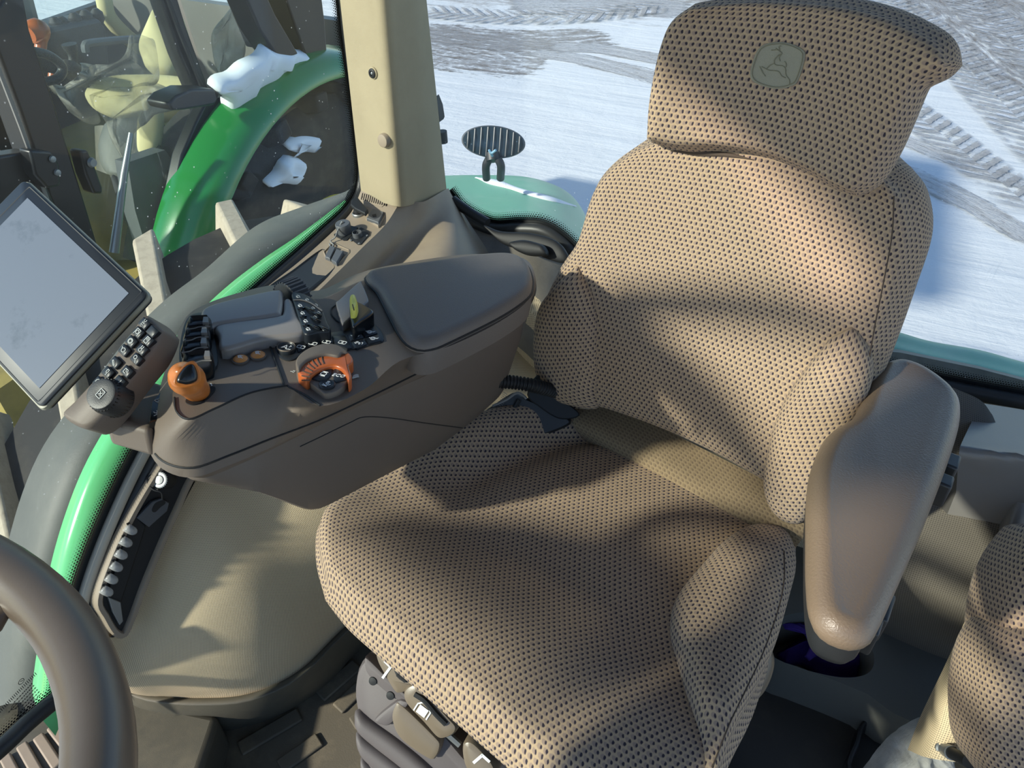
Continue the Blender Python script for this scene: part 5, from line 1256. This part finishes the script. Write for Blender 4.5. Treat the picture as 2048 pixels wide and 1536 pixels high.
# ---- unseen roof, posts and window frame, set to shade the seat
S('ceiling', wbox(-.90, .90, -1.10, 1.36, 1.86, 1.95), M['grey'])
S('trim_23', prism([V((-.855, a, b)) for a, b in [(1.36, 1.60), (.1, 1.65), (-.2, 1.735), (-.34, 1.76), (-.44, 1.70), (-.50, 1.63), (-.58, 1.625), (-.63, 1.665), (-.70, 1.72), (-.8, 1.705), (-1.1, 1.69), (-1.1, 1.87), (1.36, 1.87)]], V((.02, 0, 0))), M['grey'], smooth=False)  # unseen header; lower edge bent to shape the shade on headrest and armrest
S('trim_24', wbox(-.90, -.80, -1.10, -1.0, -.06, 1.87), M['dark'])
S('trim_25', wbox(.80, .90, -1.10, -1.0, -.06, 1.87), M['dark'])
S('trim_26', wbox(.82, .90, 1.1, 1.3, -.06, 1.87), M['pillar'])
mb = thing('shadow_bars', 'unseen dark bars added outside the right-hand window to cast shadow bands', 'bracket', V((-.9, -.1, 1.3)))  # made-up bars, set to cast the diagonal shadow bands on the seat
for pts, r in (([(.10, 1.31), (-.18, 1.55), (-.50, 1.78)], [.026, .026, .024]), ([(.20, 1.19), (-.03, 1.31), (-.22, 1.38), (-.36, 1.40)], [.05, .05, .045, .03]), ([(-.02, .96), (-.22, 1.12), (-.40, 1.25), (-.55, 1.31)], [.012, .035, .05, .05])):
    ob('shadow_bar', tube([V((-.93, a - .13, b + .095)) for a, b in pts], r, 14, 30), M['dark'], mb)
S('wall_front', wbox(-.86, .86, -1.10, -1.04, -.06, .35), M['dark'])
S('wall_left_door', wbox(.84, .90, -.80, 1.3, -.06, .30), M['dark'])
bpy.data.objects['wall_left_door'].name = 'door_1'
# ================================================================ outside
GZ = -1.5
gnd = S('ground', ([V((-60, -15, GZ)), V((60, -15, GZ)), V((60, 90, GZ)), V((-60, 90, GZ))], [(0, 1, 2, 3)], [(0, 0)] * 4), M['ground'], smooth=False)
def ribbon(name, pts, w, z, mat):
    N, K = 80, 9
    P = crv([PZ(x, y, z) for x, y in pts], N); vs = []; us = []; L = 0; fd = []
    for i in range(N):
        if i: L += (P[i] - P[i - 1]).length
        t = (P[min(i + 1, N - 1)] - P[max(i - 1, 0)]).normalized(); q = V((-t.y, t.x, 0))
        for k in range(K):
            a = (k / (K - 1) - .5) * w
            vs.append(P[i] + q * a); us.append((a, L)); fd.append(min(1, (1 - abs(2 * a / w)) * 1.6) * min(1, min(i, N - 1 - i) / 12))
    o = S(name, (vs, gridf(N, K), us), mat, smooth=False)
    at_ = o.data.attributes.new('fade', 'FLOAT', 'POINT')
    for i, f in enumerate(fd): at_.data[i].value = f
    return o
tr = [([(1470, -20), (1600, 60), (1740, 165), (1860, 250), (1960, 330), (2080, 430)], .55), ([(1740, -30), (1830, 40), (1930, 130), (2040, 240), (2200, 400)], .75), ([(1900, -30), (1990, 50), (2100, 160)], .75),
      ([(1720, 330), (1850, 375), (1960, 430), (2080, 500)], .28), ([(1800, 265), (1900, 300), (2080, 370)], .25), ([(840, 70), (1000, 95), (1150, 60), (1330, 20)], .7), ([(840, 15), (1000, 25), (1200, -5)], .9), ([(1560, -25), (1700, 10), (1800, 60)], .6)]
tr2 = [([(780, 78), (880, 92), (1000, 108), (1120, 118)], 2.0, 'mud'), ([(780, 60), (900, 70), (1060, 80), (1250, 72)], 1.2, 'mud'), ([(1040, 100), (1160, 118), (1300, 152), (1420, 195)], .5, 'rut'), ([(1080, 92), (1200, 98), (1320, 118), (1420, 140)], .5, 'rut'), ([(1000, 12), (1200, 8), (1400, 20)], 1.3, 'rut'),
       ([(1700, 240), (1800, 275), (1900, 315), (2080, 380)], .34, 'rut'), ([(1700, 300), (1800, 340), (1900, 385), (2000, 440), (2090, 500)], .4, 'rut'), ([(1900, -30), (1960, 40), (2060, 130), (2200, 230)], 2.2, 'mud'), ([(1640, -20), (1760, 60), (1850, 140)], 1.2, 'rut')]
for i, (p, w_, m_) in enumerate(tr2): ribbon('trim_%d' % (50 + i), p, w_, GZ + .002 + i * .0015, M[m_])
tr = [t_ for k_, t_ in enumerate(tr) if k_ in (0, 1, 2, 7)] + [([(840, 20), (1000, 32), (1150, 30), (1330, 10)], .7)]
for i, (p, w_) in enumerate(tr): ribbon('trim_%d' % (30 + i), p, w_, GZ + .02 + i * .002, M['track'])
# ---- own right fender and wheel seen through the side window
prof = [(1.62, .44), (1.44, .487), (1.28, .535), (1.12, .552), (.96, .542), (.80, .522), (.66, .483), (.54, .435), (.44, .36), (.36, .27), (.30, .17), (.27, .05), (.26, -.12)]
fe = thing('own_tractor', 'rear body of this tractor outside the glass: green fenders, grey extension, muddy lugged tyre', 'tractor', V((-.3, 1.3, GZ)))
pf_ = crv([(a, b) for a, b in prof], 60)
def strip(name, x0, x1, dz0, dz1, mat, par, thick=.012):
    up = [[V((x0, p.x, p.y + dz0)) for p in pf_], [V(((x0 + x1) / 2, p.x, p.y + (dz0 + dz1) / 2 + .003)) for p in pf_], [V((x1, p.x, p.y + dz1)) for p in pf_]]
    dn = [[q + V((0, .004, -thick)) for q in r] for r in reversed(up)]
    rows = up + dn
    cols = [list(c) for c in zip(*rows)]
    return ob(name, grid(cols, cu=True, flip=True), mat, par, sharp=50)
# green strip follows the seal line
lowA2 = crv([PX(x, y, -.86) for x, y in [(700, 425), (645, 462), (585, 512), (520, 568), (450, 635), (380, 715), (322, 800), (270, 885), (224, 975), (178, 1080), (145, 1180), (122, 1290), (100, 1400), (85, 1440)]], 70)
gi = [p for p in lowA2]
go = crv([PX(x, y, -.905) for x, y in [(690, 400), (600, 468), (520, 522), (440, 585), (350, 675), (275, 765), (215, 850), (165, 940), (125, 1045), (97, 1150), (80, 1260), (65, 1370), (68, 1400)]], 70)
ob('green_edge', grid([[p + V((0, 0, -.05)) for p in go], go, [a.lerp(b, .5) + V((0, 0, .006)) for a, b in zip(go, gi)], gi, [p + V((0, 0, -.05)) for p in gi]], flip=False), M['green'], fe, sharp=0)
gx = crv([PX(x, y, -1.10) for x, y in [(700, 378), (686, 385), (600, 415), (510, 453), (411, 538), (330, 600), (260, 670), (190, 760), (100, 870), (45, 985), (0, 1150), (-30, 1300), (-30, 1420)]], 70)
ob('grey_extension', grid([[p + V((0, 0, -.03)) for p in gx], gx, [a.lerp(b, .5) + V((0, 0, .004)) for a, b in zip(gx, go)], [b + V((-.003, 0, -.004)) for b in go], [b + V((-.003, 0, -.04)) for b in go]], flip=False), M['fendergrey'], fe, sharp=0)
def wheel(w, c, R, x0, x1, nl, par_mat, snow=False, lug=.05, sub=None, ph=0):
    fr = Fr(c, V((0, 1, 0)), V((0, 0, 1)), V((1, 0, 0)))
    xm = (x0 + x1) / 2; hw = (x1 - x0) / 2
    ob('tyre_carcass', lathe(Fr(V((xm, c.y, c.z)), V((0, 1, 0)), V((0, 0, 1)), V((1, 0, 0))), [(.45 * R, -hw * .8), (.62 * R, -hw), (.86 * R, -hw), (R - lug, -hw * .82), (R - lug * .8, 0), (R - lug, hw * .82), (.86 * R, hw), (.62 * R, hw), (.45 * R, hw * .8)], 64, caps=False), M['tyre'], w)
    ob('rim', lathe(Fr(V((xm, c.y, c.z)), V((0, 1, 0)), V((0, 0, 1)), V((1, 0, 0))), [(.05, hw * .3), (.4 * R, hw * .3), (.47 * R, hw * .82)], 40, caps=False), M['yellow'], w)
    lugs = []
    for side in (-1, 1):
        for k in range(nl):
            a0 = 2 * math.pi * (k + (.5 if side > 0 else 0)) / nl + ph
            def pt(a, x, r): return V((x, c.y + r * math.cos(a), c.z + r * math.sin(a)))
            wdt = .085 / R
            da = -.26
            xi, xo = xm + side * hw * .0, xm + side * hw * 1.06
            P = [pt(a0 + da * .0, xi, R - lug * 1.1), pt(a0 + wdt, xi, R - lug * 1.1), pt(a0 + wdt + da, xo, R - lug * 1.6), pt(a0 + da, xo, R - lug * 1.6)]
            Q = [pt(a0 + .012, xi, R), pt(a0 + wdt - .012, xi, R), pt(a0 + wdt + da - .008, xo, R - lug * .35), pt(a0 + da + .008, xo, R - lug * .35)]
            vs = P + Q
            lugs.append((vs, [(0, 1, 5, 4), (1, 2, 6, 5), (2, 3, 7, 6), (3, 0, 4, 7), (4, 5, 6, 7), (3, 2, 1, 0)], None))
    ob('tread_lugs', merge(lugs), par_mat, w, bevel=.008, bseg=2)
    return w
wheel(fe, V((-1.15, 1.12, -.52)), 1.0, -1.44, -.89, 22, M['mudlug'], lug=.065, ph=rad(4))
# ---- rear right fender top, seen through the rear window, with its work lamp
rf_ = fe
R0 = [PY(x, y, 1.95) for x, y in [(880, 352), (940, 350), (1040, 352), (1100, 366), (1140, 388), (1165, 420), (1178, 450)]]
R1 = [PY(x, y, 1.62) for x, y in [(885, 385), (940, 395), (1040, 405), (1100, 420), (1145, 445), (1180, 480), (1200, 520)]]
R2 = [PY(x, y, 1.36) for x, y in [(890, 420), (940, 455), (1040, 475), (1100, 490), (1150, 530), (1190, 570), (1220, 610)]]
ob('fender_top', grid(loft([[p + V((0, .02, -.10)) for p in R0], R0, R1, R2], 40, 30), flip=True), M['green_hazy'], rf_, sharp=0)
sn = on_surf(bvh([bpy.data.objects['fender_top']]), [(952, 357), (1000, 370), (1050, 386), (1100, 400), (1150, 414)], .003)
tag(ob('snow_crust', tube(sn, [.004, .016, .010, .013, .004], 10, 40, squash=.35), M['snow']), 'thin line of icy snow on the pale green fender corner', 'snow', kind='stuff')
rw = thing('work_lamp', 'oval work lamp on a forked bracket outside the rear window', 'lamp', PY(985, 352, 1.62))
lc = PY(987, 284, 1.62); ln = (CAM - lc).normalized()
lfr2 = Fr(lc, RT, ln.cross(RT), ln); lfr2 = Fr(lc, RT - ln * RT.dot(ln), ln.cross(RT - ln * RT.dot(ln)), ln).rot(rad(-5))
ka = (PL(1051, 284, lc, ln) - lc).length; kb = (PL(987, 251, lc, ln) - lc).length
def ell(k): return [(ka * k * math.cos(2 * math.pi * i / 48), kb * k * math.sin(2 * math.pi * i / 48)) for i in range(48)]
lh = ob('lamp_housing', rings(lfr2, ell(1), [(.02, -.05), (.004, -.03), (0, -.004), (0, .0), (.003, .003)], smooth=False, px=False), M['sock'], rw)
ob('lamp_lens', rings(lfr2, ell(.95), [(0, .001), (.0, .004), (.01, .006)], smooth=False, px=False), M['lens'], rw)
for i in range(9):
    x = -.8 + i * .2; h = math.sqrt(max(0, .9 - x * x)) * kb * .95
    ob('lens_rib', tube([lfr2.at(x * ka, -h, .006), lfr2.at(x * ka * 1.0, 0, .010), lfr2.at(x * ka, h, .006)], .0016, 6, 8), M['grey'], rw)
for s in (-1, 1):
    ob('lamp_bracket', tube([PY(987 + s * 9, 318, 1.60), PY(987 + s * 15, 332, 1.6), PY(987 + s * 14, 357, 1.62)], .010, 10, 12), M['dark'], rw)
ob('lamp_neck', tube([PY(985, 306, 1.61), PY(987, 322, 1.60)], .018, 12), M['dark'], rw)
ob('lamp_wire', tube([PY(985, 312, 1.585), PY(978, 300, 1.57), PY(983, 306, 1.57), PY(992, 300, 1.57)], .003, 8, 12), plastic('blue_wire', '#7fa8c0', .5), rw)
# pillar-mounted clips on the outside of the rear window frame
hg = fe
ob('hinge_plate', prism([PY(x, y, 1.33) for x, y in [(868, 195), (876, 215), (880, 240), (878, 245), (872, 240)]], V((0, .02, 0))), M['black'], hg)
ob('hinge_knuckle', tube([PY(884, 262, 1.33), PY(886, 285, 1.33)], .010, 10), M['black'], hg)
# ---- green cross member and upright behind the rear window on the left side of the tractor
bm = fe
B0 = [PY(x, y, 1.60) for x, y in [(1700, 640), (1790, 662), (1860, 682), (1960, 700), (2048, 724), (2200, 760)]]
B1 = [PY(x, y, 1.50) for x, y in [(1700, 690), (1790, 714), (1860, 731), (1960, 754), (2048, 775), (2200, 815)]]
ob('fender_edge', grid(loft([[p + V((0, .03, -.05)) for p in B0], B0, [a.lerp(b, .5) + V((0, 0, .008)) for a, b in zip(B0, B1)], B1, [p + V((0, .02, -.10)) for p in B1]], 40, 24), flip=True), M['green_hazy'], bm, sharp=0)
ob('fender_post', prism([PY(x, y, 1.56) for x, y in [(1755, 622), (1796, 620), (1800, 640), (1786, 672), (1745, 680)]], V((0, .04, 0))), M['green_hazy'], bm, bevel=.005)
ob('post_edge', prism([PY(x, y, 1.55) for x, y in [(1796, 628), (1804, 630), (1796, 662), (1788, 668)]], V((0, .04, 0))), M['grey'], bm)
uh = fe
ob('deck_plate', prism([PY(x, y, 1.42) for x, y in [(1600, 690), (1800, 705), (1960, 738), (2200, 800), (2300, 1000), (1600, 900)]], V((0, .04, -.02))), plastic('weathered_grey_green', '#3c4a45', .6, dirt=.4, dcol='#8a9a90'), uh)
# ================================================================ the neighbouring tractor
XT = -2.15
nb = thing('tractor', 'green neighbouring tractor with glazed cab, parked beyond the side window', 'tractor', V((-2.9, 2.2, GZ)))
def bar(name, pts, x, w, dep, mat, par=nb):
    """upright bar: left and right px edges"""
    return ob(name, prism([PX(a, b, x) for a, b in pts], V((-dep, 0, 0))), mat, par, bevel=.008)
bar('cab_pillar', [(-30, 20), (0, 10), (20, -40), (42, -40), (60, 60), (110, 210), (172, 410), (205, 520), (140, 520), (95, 380), (40, 220), (-20, 60)], XT, 0, .10, M['soot'])
bar('cab_pillar', [(310, -40), (345, -40), (372, 50), (422, 188), (398, 200), (360, 110)], XT, 0, .06, M['soot'])
ob('pillar_groove', tube([PX(x, y, XT + .012) for x, y in [(330, -20), (358, 60), (402, 170)]], .008, 6), M['black'], nb)
ob('pillar_stripe', tube([PX(x, y, XT + .012) for x, y in [(-10, 120), (40, 250), (95, 400), (130, 500)]], .006, 6), M['grey'], nb)
bar('cab_pillar', [(478, -40), (520, -40), (552, 30), (598, 108), (560, 122), (520, 60)], -2.0, 0, .10, M['soot'])
bar('exhaust_shroud', [(560, -40), (640, -40), (650, 40), (655, 110), (612, 112), (590, 50)], -2.05, 0, .3, M['soot'])
bar('door_frame', [(420, 188), (452, 196), (415, 250), (385, 320), (366, 400), (360, 505), (338, 500), (345, 400), (364, 310), (392, 245)], XT + .02, 0, .05, M['soot'])
bar('hinge_block', [(60, 300), (104, 303), (120, 330), (122, 372), (95, 378), (70, 350)], XT + .05, 0, .05, M['soot'])
for x, y in ((104, 318), (114, 345)): ob('hinge_bolt', lathe(Fr(PX(x, y, XT + .052), V((0, 1, 0)), V((0, 0, 1)), V((1, 0, 0))), [(.010, 0), (.009, .006), (.004, .007)], 14), M['steel'], nb)
bar('lower_door', [(-40, 318), (60, 302), (95, 372), (120, 430), (140, 520), (-40, 520)], XT + .01, 0, .06, M['soot'])
bar('turn_lamp', [(338, 208), (352, 192), (385, 178), (430, 178), (436, 200), (430, 210), (370, 220), (345, 222)], XT + .14, 0, .10, M['soot'])
ob('lamp_stalk', tube([PX(428, 190, XT + .10), PX(446, 180, XT + .02)], .015, 8), M['black'], nb)
bar('door_handle', [(160, 302), (176, 300), (190, 330), (206, 375), (206, 388), (188, 388), (172, 350)], XT + .02, 0, .05, M['soot'])
ob('handle_lock', lathe(Fr(PX(183, 325, XT + .022), V((0, 1, 0)), V((0, 0, 1)), V((1, 0, 0))), [(.016, 0), (.012, .01)], 14), M['silver'], nb)
ob('gas_strut', tube([PX(262, 266, XT + .0), PX(248, 350, XT), PX(228, 505, XT)], [.008, .012, .016], 10), M['steel'], nb)
ob('cab_glass', prism([PX(x, y, XT - .03) for x, y in [(20, -60), (330, -60), (372, 60), (420, 190), (385, 300), (352, 420), (345, 520), (190, 520), (120, 250)]], V((-.008, 0, 0))), M['glass_other'], nb, smooth=False)
ob('cab_glass', prism([PX(x, y, XT - .03) for x, y in [(345, -60), (500, -60), (560, 110), (440, 190), (400, 110)]], V((-.008, 0, 0))), M['glass_other'], nb, smooth=False)
# inside it
XI = -2.9
def ipuff(name, L, R_, mat, H=.08, D=.12, x=XI, par=nb):
    fr = Fr(PX(*L[0], x), RT, UPV, -FW)
    return ob(name, puff(fr, L, R_, 36, 24, 0, H, D, e=.85), mat, par, sharp=0)
ob('cab_floor', prism([V((-3.8, 1.0, -.20)), V((-2.2, 1.0, -.2)), V((-2.2, 3.2, -.2)), V((-3.8, 3.2, -.2))], V((0, 0, -.15))), M['yellow_metal'], nb)
ob('side_console', prism([PX(x, y, -3.45) for x, y in [(55, 68), (90, 58), (200, 36), (215, 60), (222, 150), (60, 200), (40, 160)]], V((-.2, 0, 0))), M['dark'], nb, bevel=.02)
ob('rear_wall', prism([V((-3.7, 3.15, -.2)), V((-2.25, 3.15, -.2)), V((-2.25, 3.15, .35)), V((-3.7, 3.15, .35))], V((0, .05, 0))), M['grey'], nb)
ob('far_wall', prism([V((-3.72, 1.2, -.2)), V((-3.72, 3.2, -.2)), V((-3.72, 3.2, .3)), V((-3.72, 1.2, .25))], V((-.05, 0, 0))), M['dark'], nb)
ipuff('seat_backrest', [(318, 22), (296, 60), (282, 95), (290, 125), (300, 150)], [(352, 10), (370, 60), (378, 100), (372, 140), (352, 165)], M['tan_cover'])
ipuff('seat_cushion', [(190, 165), (172, 190), (185, 215), (215, 232), (250, 240)], [(240, 155), (330, 152), (400, 165), (400, 200), (340, 225)], M['tan_cover'], .05)
ipuff('seat_suspension', [(215, 240), (200, 290), (205, 330), (225, 360)], [(330, 235), (320, 290), (310, 340), (290, 370)], M['fendergrey'], .06, x=-2.85)
ob('seat_post', tube([PX(250, 260, -2.9), PX(255, 400, -2.85)], .12, 16), M['kick'], nb)
def film(pts, x, h, seed, amp=.03):
    fr = Fr(PX(*pts[0], x), RT, UPV, -FW)
    return blob_cloth(fr, pts, h, M['filmg'], nb, 'protective_cover', seed, amp, 120)
film([(88, 172), (108, 160), (150, 168), (160, 130), (172, 121), (195, 124), (215, 132), (245, 118), (256, 80), (268, 64), (290, 62), (300, 100), (305, 150), (270, 160), (230, 165), (180, 175), (172, 200), (185, 232), (160, 238), (125, 215), (110, 190)], -2.72, .10, 21)
film([(175, 195), (215, 170), (260, 165), (300, 160), (345, 175), (372, 172), (380, 200), (330, 215), (290, 235), (262, 262), (262, 300), (240, 318), (222, 290), (205, 240)], -2.62, .06, 22)
film([(420, 60), (450, 20), (480, 10), (490, 60), (480, 120), (455, 150), (440, 160), (425, 120)], -2.6, .05, 23)
ob('steering_wheel', tube([PX(x, y, -2.6) for x, y in [(15, 110), (60, 103), (100, 112), (125, 135), (112, 158), (60, 165), (10, 150)]], .016, 10, 60, closed=True), M['dark'], nb)
ob('orange_lever', tube([PX(80, 105, -2.75), PX(82, 75, -2.75), PX(72, 62, -2.75), PX(58, 68, -2.75)], [.02, .02, .045, .03], 12, 16), M['orange'], nb)
ob('orange_knob', tube([PX(106, 160, -2.8), PX(107, 148, -2.8)], .018, 10), M['orange'], nb)
ob('gear_lever', tube([PX(146, 145, -2.9), PX(145, 110, -2.9), PX(138, 88, -2.9)], [.02, .016, .03], 10, 12), M['black'], nb)
ipuff('gear_boot', [(128, 130), (124, 145), (130, 155)], [(160, 128), (164, 142), (158, 155)], M['black'], .06, x=-2.9)
ob('inner_frame', tube([PX(x, y, -3.6) for x, y in [(205, -20), (216, 30), (250, 70), (290, 100)]], .04, 10, 30), M['tan_cover'], nb)
ob('inner_frame', tube([PX(x, y, -3.7) for x, y in [(245, -20), (262, 20), (300, 50), (330, 60)]], .05, 10, 30), M['grey'], nb)
ob('far_pillar', tube([PX(35, -30, -3.75), PX(62, 70, -3.75)], .05, 8), M['grey'], nb)
for x, y in ((112, 48), (125, 46), (150, 38), (172, 33), (194, 30)): ob('lever_knob', lathe(Fr(PX(x, y, -3.5), (1, 0, 0), (0, 1, 0)), [(.012, -.05), (.03, -.02), (.03, .01), (.012, .03)], 12), M['black'], nb)
ob('grab_handle', tube([PX(x, y, -3.3) for x, y in [(172, 104), (170, 92), (180, 86), (240, 80), (285, 78)]], .018, 8, 30), M['sock'], nb)
ob('armrest', puff(Fr(PX(290, 230, -2.5), RT, UPV, -FW), [(290, 195), (278, 240), (276, 290), (282, 315)], [(318, 190), (326, 230), (322, 280), (308, 318)], 20, 16, 0, .03, .03), M['tan_cover'], nb)
ob('lower_panel', prism([PX(x, y, -2.45) for x, y in [(140, 320), (220, 350), (240, 420), (330, 470), (340, 540), (160, 540)]], V((-.1, 0, 0))), M['yellow_metal'], nb)
ob('door_pocket', prism([PX(x, y, -2.3) for x, y in [(255, 325), (330, 300), (352, 330), (345, 480), (300, 520), (270, 420)]], V((-.06, 0, 0))), M['sock'], nb)
ob('cab_roof', prism([V((-3.8, 1.0, 1.35)), V((-2.15, 1.0, 1.35)), V((-2.15, 3.3, 1.35)), V((-3.8, 3.3, 1.35))], V((0, 0, .15))), M['green_deep'], nb)
ob('chassis', wbox(-3.3, -2.5, .2, 4.2, -1.0, -.35), M['dark'], nb)
# fender arc
fc = V((0, 2.5, -.62)); FR_ = .94
def farc(a, r, x): return V((x, fc.y + r * math.cos(a), fc.z + r * math.sin(a)))
rows = []
for i in range(50):
    a = rad(-5 + 200 * i / 49)
    rows.append([farc(a, FR_ + .06, XT - .02), farc(a, FR_ + .085, XT + .05), farc(a, FR_ + .06, XT + .14), farc(a, FR_ + .03, XT + .19), farc(a, FR_ - .02, XT + .20), farc(a, FR_ - .03, XT + .18), farc(a, FR_ + .0, XT + .12), farc(a, FR_ + .03, XT)])
fobj = ob('fender', grid(rows, cu=True, flip=True), M['green_deep'], nb, sharp=60)
wheel(nb, V((-2.25, fc.y, fc.z)), .90, -2.55, -1.99, 20, M['tyre'], lug=.06)
# snow lying on the fender and tyre
zs = Fr(V((0, 0, .42)), (1, 0, 0), (0, 1, 0))
def snow(name, label, pts, x, h, seed):
    fr = Fr(PX(*pts[0], x), V((0, 1, 0)), V((.5, 0, .85)), None)
    if fr.n.dot(CAM - fr.o) < 0: fr = Fr(fr.o, -fr.b, fr.a)
    rnd = random.Random(seed); ph = [(rnd.uniform(0, 6), rnd.uniform(15, 60), rnd.uniform(0, 6)) for _ in range(8)]
    hf = lambda u, v: .010 * sum(math.sin(p[1] * (u * math.cos(p[2]) + v * math.sin(p[2])) + p[0]) for p in ph) / 3
    return tag(ob(name, rings(fr, pts, [(0, -.05), (0, 0), (.008, h * .5), (.025, h * .8), (.05, h)], 90, hf=hf), M['snow'], sharp=0), label, 'snow', kind='stuff')
snow('snow_patch', 'thick snow lying on the green fender of the neighbouring tractor', [(440, 188), (452, 172), (475, 160), (500, 135), (525, 118), (540, 104), (560, 112), (600, 112), (652, 122), (640, 132), (600, 145), (560, 162), (525, 182), (505, 205), (485, 225), (470, 232), (462, 222), (462, 200)], XT + .14, .02, 1)
snow('snow_patch', 'patch of snow on the tyre just below the neighbouring fender', [(578, 300), (600, 284), (630, 276), (668, 278), (684, 288), (660, 298), (615, 306)], -1.97, .02, 2)
snow('snow_patch', 'lower patch of snow between tyre lugs of the neighbouring tractor', [(535, 372), (560, 350), (575, 330), (600, 324), (611, 330), (603, 360), (570, 365)], -1.97, .02, 3)
SUN_EL = 30; SUN_STR = 5.8; SKY_STR = .22; EXPO = 0.15
# ================================================================ light, sky, camera
w = bpy.data.worlds.new('sky'); SC.world = w; w.use_nodes = True
nt = w.node_tree; bg = nt.nodes['Background']
sky = nt.nodes.new('ShaderNodeTexSky'); sky.sky_type = 'NISHITA' if 'NISHITA' in [i.identifier for i in sky.bl_rna.properties['sky_type'].enum_items] else 'PREETHAM'
SUNV = V((-.60, -.80, 0)).normalized() * math.cos(rad(SUN_EL)) + ZZ * math.sin(rad(SUN_EL))
try:
    sky.sun_disc = False; sky.sun_elevation = rad(SUN_EL); sky.sun_rotation = math.atan2(SUNV.x, SUNV.y); sky.air_density = 1.0; sky.dust_density = .3; sky.ozone_density = 3.0
except Exception: pass
nt.links.new(sky.outputs[0], bg.inputs[0]); bg.inputs[1].default_value = SKY_STR
sl = bpy.data.lights.new('sun', 'SUN'); sl.energy = SUN_STR; sl.angle = rad(2.2); sl.color = (1, .93, .81)
so = bpy.data.objects.new('sun', sl); COL.objects.link(so); so.rotation_euler = SUNV.to_track_quat('Z', 'Y').to_euler(); so.location = (-3, -4, 6)
cd = bpy.data.cameras.new('camera'); co = bpy.data.objects.new('camera', cd); COL.objects.link(co)
cd.sensor_width = 36; cd.lens = 36 * FP / 2048; cd.clip_start = .02; cd.clip_end = 300
m = Matrix((RT, UPV, -FW)).transposed().to_4x4(); m.translation = CAM; co.matrix_world = m
SC.camera = co
vs_ = SC.view_settings; vs_.view_transform = 'Standard'; vs_.look = 'None'; vs_.gamma = 1; vs_.exposure = EXPO; vs_.use_curve_mapping = False
